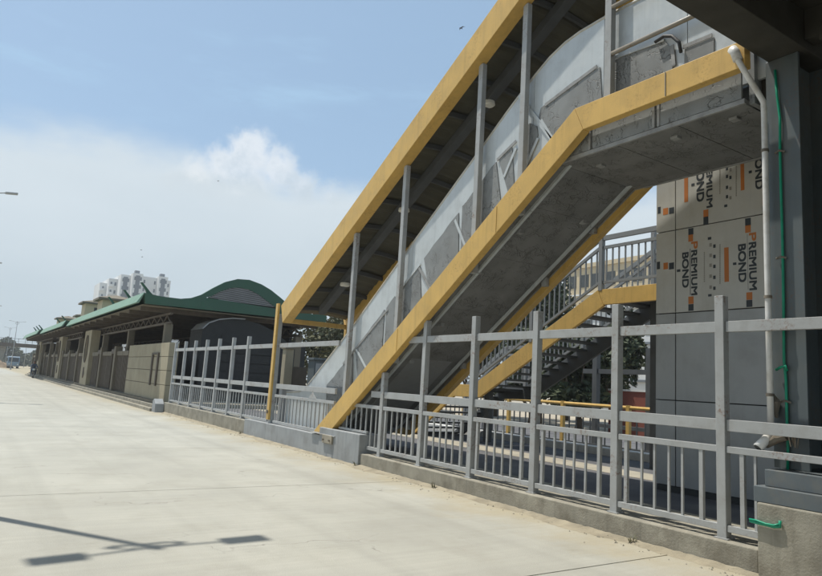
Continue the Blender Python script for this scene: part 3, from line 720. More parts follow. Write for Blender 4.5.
# ================================================================== STATION
PF = .37
plat = MB(); plat.box(6.62, 21.0, 27.05, 96, -.08, PF); tag(obj('station_platform', plat, 'slab_concrete'), kind='structure')
stp = thing('platform_steps', 'stepped concrete kerb in front of the station platform', 'step', (6.3, 60, 0))
obj('step', MB().box(6.05, 6.617, 27.0, 96, -.08, .12), 'kerb_concrete', stp, bevel=.01)
obj('step', MB().box(6.25, 6.616, 27.02, 96, .122, .25), 'kerb_concrete', stp, bevel=.01)
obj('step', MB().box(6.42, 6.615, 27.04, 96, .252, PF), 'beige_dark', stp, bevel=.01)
bs = tag(obj('rubble_block', MB().prismX([(26.45, -.02), (27.0, -.02), (26.95, .42), (26.75, .5), (26.5, .32)], 6.12, 6.44), 'painted_wall'), 'grey concrete chunk lying between fence end and beige wall', 'concrete chunk')
bw = thing('beige_wall', 'beige panelled wall with slit opening beside the fence end', 'wall', (6.75, 31, PF))
zz = [PF, 1.02, 1.60, 2.16, 2.74]
for i in range(4):
    za, zb = zz[i]+(.012 if i else .002), zz[i+1]-.012
    obj('wall_panel', MB().box(6.57, 6.95, 27.2, 28.7, za, zb), 'beige_wall', bw, bevel=.008)
    obj('wall_panel', MB().box(6.57, 6.95, 28.704, 35.1, za, zb), 'beige_wall', bw, bevel=.008)
obj('wall_core', MB().box(6.60, 6.93, 27.22, 35.08, PF, 2.72), 'beige_dark', bw)
for y in (28.75, 29.75): obj('slit_frame', MB().box(6.51, 6.568, y-.09, y+.09, .95, 2.33), 'timber', bw)
obj('slit_frame', MB().box(6.515, 6.568, 28.85, 29.65, 2.25, 2.33), 'timber', bw)

def station_roof(y0, y1, label, horns, dx=0.0):
    t = thing('station_roof', label, 'station', (9, (y0+y1)/2, PF))
    prof = [(5.79, 4.81), (6.5, 4.74), (7.3, 4.74), (7.75, 4.83), (8.2, 5.04), (8.7, 5.42), (9.2, 5.75), (9.74, 5.96), (10.3, 6.0), (10.9, 5.87), (11.4, 5.66), (11.92, 5.35), (12.5, 4.98), (13.0, 4.80), (13.7, 4.75), (14.4, 4.85)]
    shell = MB(); th = .10
    n = len(prof); shell.v = [(x, y, min(z, 4.76)) for y in (y0+.26, y1-.26) for x, z in prof]+[(x, y, min(z, 4.76)-th) for y in (y0+.26, y1-.26) for x, z in prof]
    for i in range(n-1):
        shell.f += [(i, i+1, n+i+1, n+i), (2*n+i, 3*n+i, 3*n+i+1, 2*n+i+1)]
    obj('roof_shell', shell, 'green_roof', t)
    # gable fascia in two pieces round the louvre
    bl = lambda x: 4.36+(x-5.88)*.0095
    lens_top = [(8.62, 5.02), (9.0, 5.28), (9.45, 5.50), (9.85, 5.58), (10.3, 5.55), (10.8, 5.38), (11.3, 5.10), (11.75, 4.84)]
    lens_bot_l, lens_bot_r = (8.40, 4.93), (11.9, 4.80)
    for yy in (y0, y1-.25):
        upper = [p for p in prof if 8.2 <= p[0] <= 12.5]
        obj('gable_fascia', MB().prismY([(8.2, 4.96)]+upper+[(12.5, 4.80)]+[lens_bot_r]+lens_top[::-1]+[lens_bot_l], yy, yy+.25), 'green_roof', t)
        obj('gable_fascia', MB().prismY([p for p in prof if p[0] <= 8.2]+[(8.2, bl(8.2)), (5.88, bl(5.88))], yy, yy+.25), 'green_roof', t)
        obj('gable_fascia', MB().prismY([(8.203, 4.957), (8.40, 4.927), (11.9, 4.797), (12.497, 4.797), (12.497, bl(12.5)), (8.203, bl(8.2))], yy, yy+.25), 'green_roof', t)
        obj('gable_fascia', MB().prismY([p for p in prof if p[0] >= 12.5]+[(14.4, 4.44), (12.5, bl(12.5))], yy, yy+.25), 'green_roof', t)
    def lens_z(x):
        P = [lens_bot_l]+lens_top+[lens_bot_r]
        for (a, za), (b, zb) in zip(P[:-1], P[1:]):
            if a <= x <= b: return za+(zb-za)*(x-a)/(b-a)
        return 4.8
    lv = []
    z = 4.90
    while z < 5.56:
        xs2 = [8.40+i*.02 for i in range(176) if lens_z(8.40+i*.02) > z and 4.93-(8.40+i*.02-8.4)*.037 < z+.01]
        if len(xs2) > 4: obj('louvre_slat', MB().prismY([(xs2[0], z), (xs2[-1], z), (xs2[-1], z+.028), (xs2[0], z+.028)], y0+.03, y0+.09), 'lamp_metal', t)
        z += .062
    obj('louvre_back', MB().prismY([(8.35, 4.85)]+lens_top+[(11.95, 4.75)], y0+.101, y0+.13), 'dark_void', t)
    # eave fascia
    obj('eave_fascia', MB().prismY([(5.50, 4.36), (5.62, 4.36), (5.785, 4.78), (5.77, 4.83)], y0-.02, y1), 'sunlit_green', t, bevel=.01)
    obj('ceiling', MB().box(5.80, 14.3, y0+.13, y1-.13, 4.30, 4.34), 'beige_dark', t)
    # rafters and lattice trusses
    y = y0+.8
    while y < y1-.3:
        obj('rafter', MB().box(5.85, 14.2, y-.06, y+.06, 4.12, 4.298), 'timber', t); y += 2.4
    for X in (7.05, 13.2):
        obj('tie_beam', MB().box(X-.06, X+.06, y0+.2, y1-.2, 3.62, 3.72), 'timber', t)
        obj('tie_beam', MB().box(X-.06, X+.06, y0+.2, y1-.2, 4.03, 4.118), 'timber', t)
        yy = y0+.3
        while yy < y1-1.2:
            obj('lattice_bar', MB().bar((X, yy, 3.72), (X, yy+.6, 4.03), .05, .05), 'timber', t)
            obj('lattice_bar', MB().bar((X, yy+.6, 4.03), (X, yy+1.2, 3.72), .05, .05), 'timber', t); yy += 1.2
        yy = y0+.55
        while yy < y1: 
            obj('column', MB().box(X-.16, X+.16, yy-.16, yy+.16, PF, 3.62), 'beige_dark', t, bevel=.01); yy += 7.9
    obj('dark_backdrop', MB().box(13.6, 13.75, y0+2.5, y1-.2, PF, 4.29), 'dark_cladding', t)  # dark sheet added to keep the station interior dark
    for y in horns:
        hm = MB().prismY([(6.02, 4.72), (6.34, 4.70), (6.08, 4.94), (5.74, 5.30), (5.66, 5.28), (5.90, 4.98)], y, y+.12)
        obj('roof_horn', hm, 'green_roof', t)
    t.location.x += dx
    return t
station_roof(29.2, 53.5, 'wavy green station roof with louvred gable end next to the yellow canopy', (29.6, 33.4, 37.6))
station_roof(54.0, 72.0, 'middle green station roof between the two oval portals', (56.5, 60.3), -.25)
station_roof(72.5, 92.0, 'farthest green station roof, before the distant footbridge', (73.5, 76.6, 79.7), -.5)

def portal(y0, y1, label):
    t = thing('portal_pillar', label, 'pillar', (6.8, (y0+y1)/2, PF), group='beige portals of the station')
    H = 3.95; yc = (y0+y1)/2
    # slab with an oval opening: ring of faces round the hole
    N = 28; ov = [(yc+.46*math.cos(2*math.pi*i/N), 2.72+.78*math.sin(2*math.pi*i/N)) for i in range(N)]
    outer = []
    for i in range(N):
        a = 2*math.pi*i/N; dx, dz = math.cos(a), math.sin(a); hw = (y1-y0)/2; up = H-2.72; dn = 2.72-PF
        s = min(hw/abs(dx) if abs(dx) > 1e-6 else 1e9, (up if dz > 0 else dn)/abs(dz) if abs(dz) > 1e-6 else 1e9)
        outer.append((yc+dx*s, 2.72+dz*s))
    for c in ((y0, PF), (y1, PF), (y0, H), (y1, H)):
        j = min(range(N), key=lambda i: (outer[i][0]-c[0])**2+(outer[i][1]-c[1])**2); outer[j] = c
    mb = MB()
    for X in (6.42, 6.95):
        mb.v += [(X, a, b) for a, b in ov]+[(X, a, b) for a, b in outer]
    for i in range(N):
        j = (i+1) % N
        mb.f += [(i, j, N+j, N+i), (2*N+i, 3*N+i, 3*N+j, 2*N+j), (i, 2*N+i, 2*N+j, j), (N+i, N+j, 3*N+j, 3*N+i)]
    obj('frame_slab', mb, 'beige_wall', t)
    obj('dark_ring', MB().tube([(6.40, yc+.56*math.cos(2*math.pi*i/24), 2.72+.88*math.sin(2*math.pi*i/24)) for i in range(25)], .05, 6), 'timber', t)
    obj('emblem', MB().prismX([(yc-.28, 1.05), (yc, .8), (yc+.28, 1.05), (yc+.18, 1.22), (yc, 1.5), (yc-.18, 1.22)], 6.37, 6.418), 'timber', t)
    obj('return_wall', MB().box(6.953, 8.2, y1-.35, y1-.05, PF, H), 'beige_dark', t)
portal(47.2, 50.1, 'beige portal with oval opening beneath the louvred station roof')
portal(63.4, 65.9, 'beige portal with oval opening beneath the middle station roof')
portal(84.0, 86.2, 'beige portal with oval opening beneath the farthest station roof')
def gates(y0, y1, label):
    t = thing('station_gate', label, 'gate', (6.7, (y0+y1)/2, PF), group='dark slatted gates of the station')
    y = y0; i = 0
    while y < y1-.2:
        wdt = min(1.55, y1-y)
        if i % 3 == 2:
            obj('gate_post', MB().box(6.5, 6.85, y, y+.45, PF, 2.75), 'beige_dark', t, bevel=.01)
            obj('lintel', MB().box(6.55, 6.8, y+.453, y+wdt, 2.35, 2.6), 'timber', t)
        else:
            obj('lintel', MB().box(6.58, 6.78, y, y+wdt-.05, 2.25, 2.48), 'beige_dark', t)
            yy = y+.05
            while yy < y+wdt-.1:
                obj('gate_slat', MB().box(6.62, 6.72, yy, yy+.11, PF+.05, 2.25), 'timber', t); yy += .27
        y += wdt; i += 1
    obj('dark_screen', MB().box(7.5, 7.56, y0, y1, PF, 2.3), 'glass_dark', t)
gates(35.3, 47.0, 'dark slatted gates between beige wall and first oval portal')
gates(50.4, 63.2, 'dark slatted gates between the first and second oval portals')
gates(66.2, 83.8, 'dark slatted gates between the second and last oval portals')
gates(86.5, 94.5, 'dark slatted gates past the last oval portal')
def turret(xc, yc, wd, zt, label):
    t = thing('roof_turret', label, 'turret', (xc, yc, 4.9), group='beige turrets on the station roof')
    obj('wall', MB().box(xc-wd/2, xc+wd/2, yc-wd/2, yc+wd/2, 4.2, zt-.25), 'building_beige', t)
    obj('eave_slab', MB().box(xc-wd/2-.3, xc+wd/2+.3, yc-wd/2-.3, yc+wd/2+.3, zt-.248, zt-.1), 'beige_dark', t)
    a = wd/2+.3
    t2 = MB().add([(xc-a, yc-a, zt-.098), (xc+a, yc-a, zt-.098), (xc+a, yc+a, zt-.098), (xc-a, yc+a, zt-.098), (xc, yc, zt+.28)], [(0,3,2,1), (0,1,4), (1,2,4), (2,3,4), (3,0,4)])
    obj('cap', t2, 'beige_dark', t)
    obj('vent', MB().box(xc-.35, xc+.35, yc-wd/2-.012, yc-wd/2+.05, zt-1.0, zt-.55), 'dark_void', t)
turret(8.4, 52.0, 2.1, 6.6, 'beige roof turret rising over the louvred green roof')
turret(9.1, 66.0, 2.2, 7.4, 'taller beige roof turret rising over the middle green roof')
turret(10.2, 80.0, 2.0, 7.1, 'beige roof turret at the near part of the farthest green roof')
turret(9.5, 91.0, 2.2, 7.3, 'beige roof turret at the far end of the farthest green roof')

# dark arched hall in front of the station
hl = thing('arched_hall', 'dark clad hall with arched front below the green gable', 'hall', (10.5, 30.5, PF))
ar = [(8.5, PF), (8.5, 3.55), (8.75, 3.82), (9.2, 4.02), (9.8, 4.14), (10.4, 4.16), (11.1, 4.05), (11.8, 3.8), (12.3, 3.5), (12.6, 3.3), (12.6, PF)]
obj('body', MB().prismY(ar, 29.6, 31.5), 'dark_cladding', hl)
obj('arch_highlight', MB().prismY([(8.46, 3.55), (8.72, 3.86), (9.18, 4.07), (9.8, 4.19), (10.4, 4.21), (10.4, 4.165), (9.8, 4.145), (9.2, 4.025), (8.75, 3.825), (8.5, 3.55)], 29.5, 31.4), 'lamp_metal', hl)  # highlight on the lit arch edge, put in as a pale strip
for i in range(6): obj('cladding_board', MB().box(9.4, 12.2, 29.55, 29.598, .9+i*.42, 1.29+i*.42), 'dark_cladding', hl)
obj('door_frame', MB().box(12.75, 13.6, 29.6, 29.75, PF, 3.35), 'dark_cladding', hl)
# plant boxes seen through the fence
cb = thing('electrical_cabinet', 'tall grey electrical cabinet behind the fence by the escalator foot', 'cabinet', (9.9, 20.5, .2))
obj('cabinet', MB().box(9.7, 10.35, 20.3, 20.8, .25, 2.25), 'steel_column', cb, bevel=.01)
obj('hood', MB().box(9.64, 10.41, 20.24, 20.86, 2.252, 2.33), 'steel_column', cb, bevel=.01)
obj('door_leaf', MB().box(9.75, 10.3, 20.285, 20.299, .4, 2.15), 'painted_wall', cb)
obj('plinth', MB().box(9.65, 10.4, 20.25, 20.85, .2, .249), 'slab_concrete', cb)
bp_ = thing('beige_gatepost', 'short beige gatepost with dark gate beside the grey cabinet', 'gatepost', (9.3, 21.5, .2))
obj('post', MB().box(9.1, 9.4, 21.4, 21.7, .2, 2.6), 'beige_wall', bp_, bevel=.01)
obj('cap', MB().box(9.06, 9.44, 21.36, 21.74, 2.602, 2.68), 'beige_dark', bp_)
obj('gate_leaf', MB().box(9.403, 10.0, 21.5, 21.56, .3, 2.0), 'timber', bp_)
wb = thing('low_white_wall', 'low white plastered wall behind the escalator foot', 'wall', (8.5, 17.3, .2))
obj('wall', MB().box(7.3, 9.2, 17.2, 17.4, .2, 1.3), 'panel_grey', wb, bevel=.01)
obj('coping', MB().box(7.25, 9.25, 17.15, 17.45, 1.302, 1.36), 'white_kerb', wb, bevel=.01)

# ================================================================== FAR SIDE OF THE YARD
wk = thing('white_kerb', 'white painted kerb along the bus lane behind the stairs', 'kerb', (13.17, 8, 0))
y = -10.0
while y < 26:
    obj('kerb_stone', MB().box(13.003, 13.34, y+.01, y+1.19, -.05, .38), 'white_kerb', wk, bevel=.015); y += 1.2
yr = thing('yellow_railing', 'yellow tubular railing with dark bars along the bus lane', 'railing', (14.2, 10, .05))
y = 2.0
ypm = MB().box(14.15, 14.25, -.05, .05, .05, 1.42).mesh('post'); dbm = MB().box(14.185, 14.215, -.015, .015, .2, 1.25).mesh('bar')
while y < 25:
    obj('post', ypm, 'yellow_paint', yr, (0, y, 0))
    for i in range(1, 9): obj('bar', dbm, 'roof_steel', yr, (0, y+i*.25, 0))
    y += 2.25
obj('top_rail', MB().tube([(14.2, 1.5, 1.36), (14.2, 26, 1.36)], .045, 8), 'yellow_paint', yr)
obj('bottom_rail', MB().box(14.17, 14.23, 1.5, 26, .28, .34), 'roof_steel', yr)
dg = thing('dark_gate_frame', 'dark steel post and crossbar frame seen beside the lift tower', 'frame', (15, 11, .05))
for y in (10.95, 12.75): obj('post', MB().box(14.92, 15.08, y-.08, y+.08, .05, 2.95), 'roof_steel', dg)
obj('crossbar', MB().box(14.95, 15.05, 9.5, 13.2, 2.25, 2.38), 'roof_steel', dg)
obj('crossbar', MB().box(14.95, 15.05, 9.5, 13.2, .75, .85), 'roof_steel', dg)
rw = thing('red_wall', 'low brick red boundary wall beyond the bus lane', 'wall', (24, 18, 0))
obj('wall', MB().box(23.9, 24.15, 12.5, 19.6, -.1, 1.9), 'red_wall', rw)
obj('coping', MB().box(23.85, 24.2, 12.5, 19.6, 1.902, 1.98), 'white_kerb', rw)

def building(name, label, x0, x1, y0, y1, h, floors, m, wm, group=None, cols=6, cols2=3):
    t = thing(name, label, 'building', ((x0+x1)/2, (y0+y1)/2, 0), group)
    obj('wall', MB().box(x0, x1, y0, y1, -.1, h), m, t)
    obj('parapet', MB().box(x0-.2, x1+.2, y0-.2, y1+.2, h+.003, h+.5), m, t)
    fh = h/floors
    me = MB().box(-.05, .02, -.7, .7, 0, fh*.45).mesh('window'); me2 = MB().box(-.7, .7, -.05, .02, 0, fh*.45).mesh('window')
    for f in range(floors):
        obj('floor_band', MB().box(x0-.12, x1+.12, y0-.12, y1+.12, f*fh-.1+.12, f*fh+.2), 'white_plaster' if m != 'white_plaster' else 'grey_plaster', t)
        for c in range(cols): obj('window', me, wm, t, (x0, y0+(y1-y0)*(c+.5)/cols, f*fh+fh*.3))
        for c in range(cols2): obj('window', me2, wm, t, (x0+(x1-x0)*(c+.5)/cols2, y0, f*fh+fh*.3))
    return t
building('white_building', 'white low building beyond the trees and the red wall', 42, 52, 25, 38, 8.5, 3, 'white_plaster', 'glass_dark')
building('beige_building', 'long beige building seen through the stair railing', 60, 70, 38.5, 56, 16.8, 5, 'building_beige', 'glass_dark', cols=9)

# distant apartment tower
ap = thing('apartment_tower', 'white and grey apartment tower far behind the green roof', 'apartment tower', (48, 262, 0))
bx = [(37.5, 40.0, 33.4, 272), (40.0, 43.0, 35.0, 268), (43.0, 46.4, 36.3, 262), (46.4, 50.0, 36.9, 258), (50.0, 55.4, 36.3, 259.5), (55.4, 58.8, 36.8, 257), (58.8, 60.6, 36.0, 260)]
wme = MB().box(-.3, .3, -.06, .02, 0, 1.3).mesh('window'); bme = MB().box(-.8, .8, -.9, .0, 0, 1.0).mesh('balcony')
for i, (x0, x1, h, y0) in enumerate(bx):
    obj('wall', MB().box(x0+.01, x1-.01, y0, 285, -.1, h), 'white_plaster' if i % 2 == 0 or i == 4 else 'white_plaster', ap)
    if i in (2, 3, 5): obj('stair_band', MB().box((x0+x1)/2-.75, (x0+x1)/2+.75, y0-.12, y0-.004, 0, h-.8), 'grey_plaster', ap)
    if i in (3, 5): obj('roof_tank', MB().box((x0+x1)/2-.8, (x0+x1)/2+.8, y0+2, y0+4, h, h+1.3), 'grey_plaster', ap)
    for f in range(12):
        z = h-2.6-f*3.05
        if z < 2: break
        if i in (0, 1): obj('balcony', bme, 'white_plaster', ap, (x0+.85, y0, z-.6))
        for xx in ((x0+.9, x1-.7) if x1-x0 > 2.5 else ((x0+x1)/2,)): obj('window', wme, 'grey_plaster', ap, (xx, y0-.004, z))
building('grey_block', 'pale apartment block behind the apartment tower', 70, 92, 300, 330, 24, 8, 'white_plaster', 'grey_plaster')

# distant footbridge crossing the road
br = thing('distant_footbridge', 'long footbridge crossing the road far beyond the station', 'footbridge', (8, 190, 0))
zb = 5.2
obj('deck', MB().box(-16, 26, 189, 192, zb, zb+.9), 'timber', br)
obj('top_rail', MB().box(-16, 26, 189.0, 189.08, zb+1.95, zb+2.05), 'grey_paint_dark', br)
obj('mid_rail', MB().box(-16, 26, 189.0, 189.08, zb+1.3, zb+1.36), 'grey_paint_dark', br)
x = -16
while x < 26.1: obj('rail_post', MB().box(x-.05, x+.05, 188.98, 189.1, zb+.75, zb+2.1), 'grey_paint_dark', br); x += 1.5
for x in (6.2, -10): obj('pier', MB().prismY([(x-.35, -.1), (x+.35, -.1), (x+1.0, zb), (x-.9+.3, zb)], 190, 191), 'kerb_concrete', br)
for x in (7.2, 15.0, 4.0):
    pass

# ------------------------------------------------------------------ street lamps
def lamp(x, y, h, label, rot=0, arm=.62):
    t = thing('street_lamp', label, 'street lamp', (x, y, 0), group='twin arm street lamps')
    obj('pole', MB().tube([(x, y, 0), (x, y, h*.5), (x, y, h)], [.085, .07, .045], 10), 'lamp_metal', t, smooth=True)
    obj('base_flange', MB().tube([(x, y, 0), (x, y, .35)], [.16, .12], 12), 'lamp_metal', t)
    for s in (-1, 1):
        c, sn = math.cos(rot), math.sin(rot)
        e = Vector((x+s*arm*c, y+s*arm*sn, h+.12)); e2 = Vector((x+s*(arm+.46)*c, y+s*(arm+.46)*sn, h+.17))
        obj('arm', MB().tube([(x, y, h-.04), e], [.028, .024], 8), 'lamp_metal', t)
        hd = MB().bar(e, e2, .25, .07); obj('lamp_head', hd, 'lamp_metal', t, bevel=.02)
        obj('bracket', MB().tube([(x, y, h-.35), (x+s*.3*c, y+s*.3*sn, h+.03)], .018, 6), 'lamp_metal', t)
    obj('cap', MB().tube([(x, y, h-.1), (x, y, h+.12)], .06, 8), 'lamp_metal', t)
    for s in (-1, 1): obj('scroll', MB().tube([(x+s*.05, y, h-.5), (x+s*.22, y+.04, h-.42), (x+s*.34, y+.05, h-.22), (x+s*.24, y+.03, h-.12)], .03, 6), 'lamp_metal', t)
off = Vector((SDIR.x, SDIR.y))/SDIR.z
LH = 10.0
lamp(1.62+off.x*LH, 6.42+off.y*LH, LH, 'street lamp whose twin shadow falls across the near road', rot=R(5), arm=.60)
for Y, x, y, h, lb in ((32, 18, 194, 7.1, 'first street lamp along the median past the near one'), (55, 2, 263, 6.8, 'second street lamp along the median past the near one')):
    P = onY(x, y, Y); lamp(P.x-1.08, Y, P.z-.17, lb)
lamp(1.4, 96, 8.2, 'street lamp beyond the station gates, before the distant footbridge')
for Y, px_, ptop, lb in ((150, 17.5, 322, 'tall street lamp standing before the distant footbridge pier'), (205, 10.5, 328, 'street lamp standing just behind the distant footbridge'), (235, 28, 337, 'shorter street lamp well behind the distant footbridge')):
    P = onY(px_, ptop, Y); lamp(P.x, Y, P.z, lb, arm=1.0)

# ------------------------------------------------------------------ bus
def bus(x, y, label):
    t = thing('parked_bus', label, 'bus', (x, y, 0))
    L_, W_, H_ = 7.5, 2.35, 2.75
    pr_ = [(y, .45), (y, 1.5), (y+.25, H_-.15), (y+.5, H_), (y+L_-.3, H_), (y+L_, H_-.3), (y+L_, .45)]
    obj('body', MB().prismX(pr_, x-W_/2, x+W_/2), 'bus_paint', t, bevel=.06)
    obj('windscreen', MB().add([(x-1.0, y-.012, 1.52), (x+1.0, y-.012, 1.52), (x+1.0, y+.215, 2.45), (x-1.0, y+.215, 2.45)], [(0, 1, 2, 3)]), 'glass_dark', t)
    obj('bumper', MB().box(x-W_/2-.03, x+W_/2+.03, y-.1, y+.15, .42, .72), 'grey_paint_dark', t, bevel=.03)
    for sx in (-1, 1):
        obj('headlight', MB().disc((x+sx*.85, y-.02, .95), .13, (0, -1, 0), .03, 12), 'lamp_white', t)
        for yy in (1.4, 5.6):
            w_ = obj('wheel', MB().tube([(x+sx*(W_/2-.27), y+yy, .45), (x+sx*(W_/2+.02), y+yy, .45)], .45, 16), 'tyre', t)
            obj('rim', MB().disc((x+sx*(W_/2+.021), y+yy, .45), .24, (sx, 0, 0), .02, 12), 'lamp_metal', w_)
        for i in range(5): obj('side_window', MB().box(x+sx*(W_/2+.004)-.006, x+sx*(W_/2+.004)+.006, y+.9+i*1.25, y+1.95+i*1.25, 1.55, 2.35), 'glass_dark', t)
P = onZ(14.5, 371, .2)
bus(8.6, 178, 'blue grey bus parked under the distant footbridge')

# ------------------------------------------------------------------ rider on a motorcycle
def skin_mesh(name, pts, edges, radii, m, parent, sub=1):
    me = bpy.data.meshes.new(name); me.from_pydata(pts, edges, []); me.materials.append(MAT[m])
    o = bpy.data.objects.new(name, me); link(o, parent)
    o.modifiers.new('skin', 'SKIN'); 
    for i, r in enumerate(radii): me.skin_vertices[0].data[i].radius = (r, r)
    me.skin_vertices[0].data[0].use_root = True
    s = o.modifiers.new('sub', 'SUBSURF'); s.levels = sub; s.render_levels = sub
    return o
mx, my = 5.75, 79.5
mc = thing('motorcycle', 'small dark motorcycle ridden near the last station gate', 'motorcycle', (mx, my, 0))
for yy in (-.62, .62):
    w_ = obj('wheel', MB().tube([(mx, my+yy+.29*math.cos(a*math.pi/10), .3+.29*math.sin(a*math.pi/10)) for a in range(21)], .045, 6), 'tyre', mc)
    obj('hub', MB().disc((mx-.05, my+yy, .3), .1, (1, 0, 0), .1, 10), 'lamp_metal', w_)
obj('frame', MB().tube([(mx, my+.62, .3), (mx, my+.2, .55), (mx, my-.35, .6), (mx, my-.5, .95), (mx, my-.62, .3)], .06, 8), 'tyre', mc)
obj('tank', MB().tube([(mx, my+.05, .8), (mx, my-.15, .88), (mx, my-.38, .84)], [.08, .15, .08], 10), 'bus_paint', mc)
obj('saddle', MB().tube([(mx, my+.6, .8), (mx, my+.3, .8), (mx, my+.05, .78)], [.07, .12, .1], 10), 'black_rubber', mc)
obj('handlebar', MB().tube([(mx-.35, my-.35, 1.02), (mx, my-.45, .98), (mx+.35, my-.35, 1.02)], .025, 6), 'tyre', mc)
obj('headlight', MB().disc((mx, my-.52, .9), .1, (0, -1, 0), .06, 12), 'lamp_white', mc)
pe = thing('person', 'person in blue grey clothes riding the small motorcycle', 'person', (mx, my+.25, .85))
pts = [(mx, my+.25, .92), (mx, my+.22, 1.15), (mx, my+.16, 1.38), (mx, my+.13, 1.5),
       (mx-.2, my+.16, 1.38), (mx-.28, my-.05, 1.18), (mx-.31, my-.28, 1.08), (mx+.2, my+.16, 1.38), (mx+.28, my-.05, 1.18), (mx+.31, my-.28, 1.08),
       (mx-.17, my+.0, .86), (mx-.22, my-.12, .82), (mx-.2, my+.05, .42), (mx-.2, my-.07, .36), (mx+.17, my+.0, .86), (mx+.22, my-.12, .82), (mx+.2, my+.05, .42), (mx+.2, my-.07, .36)]
ed = [(0,1),(1,2),(2,3),(2,4),(4,5),(5,6),(2,7),(7,8),(8,9),(0,10),(10,11),(11,12),(12,13),(0,14),(14,15),(15,16),(16,17)]
skin_mesh('body', pts, ed, [.16,.15,.14,.07,.08,.055,.04,.08,.055,.04,.11,.09,.06,.05,.11,.09,.06,.05], 'cloth_blue', pe)
obj('head', MB().tube([(mx, my+.13, 1.5), (mx, my+.11, 1.54), (mx, my+.1, 1.63), (mx, my+.12, 1.72), (mx, my+.13, 1.76)], [.05, .085, .1, .085, .03], 12), 'skin', pe, smooth=True)
obj('hair', MB().tube([(mx, my+.16, 1.64), (mx, my+.15, 1.7), (mx, my+.13, 1.765), (mx, my+.125, 1.785)], [.1, .1, .085, .03], 12), 'tyre', pe, smooth=True)

# ------------------------------------------------------------------ birds
bird_spots = ((461, 28, 48, .8, 'dark bird gliding in the blue sky beside the yellow roof beam'), (218, 181, 120, .7, 'tiny bird low in the white cloud over the station'), (141, 250, 150, .8, 'upper of two tiny birds over the apartment tower'), (142, 257, 150, .8, 'lower of two tiny birds over the apartment tower'))
for x, y, Y, s, lb in bird_spots:
    P = onY(x, y, Y); b = thing('bird', lb, 'bird', P)
    mb = MB().tube([P+Vector((-.22*s, .02, 0)), P+Vector((-.1*s, 0, .01)), P, P+Vector((.12*s, 0, 0)), P+Vector((.26*s, 0, -.01))], [.01, .05*s, .06*s, .045*s, .01], 8)
    obj('body', mb, 'bird_dark', b)
    for sg in (-1, 1):
        q = [P+Vector((-.08*s, sg*.03, .02)), P+Vector((.1*s, sg*.03, .02)), P+Vector((.12*s, sg*.28*s, .09*s)), P+Vector((.24*s, sg*.55*s, .02)), P+Vector((-.02*s, sg*.3*s, .10*s))]
        w_ = MB(); w_.v = [tuple(v) for v in q]+[tuple(v+Vector((0, 0, .012))) for v in q]; w_.f = [(0,1,2,3,4), (9,8,7,6,5), (0,5,6,1), (1,6,7,2), (2,7,8,3), (3,8,9,4), (4,9,5,0)]
        obj('wing', w_, 'bird_dark', b)

# ------------------------------------------------------------------ trees
def tree(x, y, h, cr, label, leaf, n=2200, ls=.16, group=None, z0=0.0, trunk=.16, low=.28, name='tree'):
    t = thing(name, label, 'tree', (x, y, z0), group)
    rr = random.Random(int(x*31+y*17+h*7))
    cz = z0+h*(low+(1-low)/2); rz = h*(1-low)/2
    tops = []
    tm = MB()
    fork = Vector((x+rr.uniform(-.1, .1), y+rr.uniform(-.1, .1), z0+h*low*.95))
    tm.tube([(x, y, z0-.1), ((x+fork.x)/2+.05, (y+fork.y)/2, z0+h*low*.5), fork], [trunk*1.25, trunk, trunk*.85], 8)
    blobs = []
    for i in range(9):
        a = i*2.4+rr.uniform(-.4, .4); rad = cr*rr.uniform(.25, .75); zz_ = cz+rz*rr.uniform(-.55, .75)
        c = Vector((x+math.cos(a)*rad, y+math.sin(a)*rad, zz_)); blobs.append((c, cr*rr.uniform(.3, .52), rz*rr.uniform(.28, .5)))
        mid = fork.lerp(c, .5)+Vector((0, 0, .08*h*rr.random()))
        tm.tube([fork, mid, c], [trunk*.55, trunk*.3, trunk*.08], 5)
    obj('trunk', tm, 'bark', t, smooth=True)
    vs, fs = [], []
    for i in range(n):
        c, br_, bz = blobs[rr.randrange(len(blobs))]
        d = Vector((rr.gauss(0, 1), rr.gauss(0, 1), rr.gauss(0, 1))).normalized()*(rr.random()**.38)
        p = c+Vector((d.x*br_, d.y*br_, d.z*bz))
        a = Vector((rr.gauss(0, 1), rr.gauss(0, 1), rr.gauss(0, .7))).normalized(); b = a.cross(Vector((rr.gauss(0, 1), rr.gauss(0, 1), rr.gauss(0, 1)))).normalized()
        s = ls*rr.uniform(.6, 1.3); k = len(vs)
        vs += [p-a*s, p+b*s*.45, p+a*s, p-b*s*.45]; fs.append((k, k+1, k+2, k+3))
    cm = bpy.data.meshes.new('crown'); cm.from_pydata([tuple(v) for v in vs], [], fs); cm.materials.append(MAT[leaf])
    link(bpy.data.objects.new('crown', cm), t)
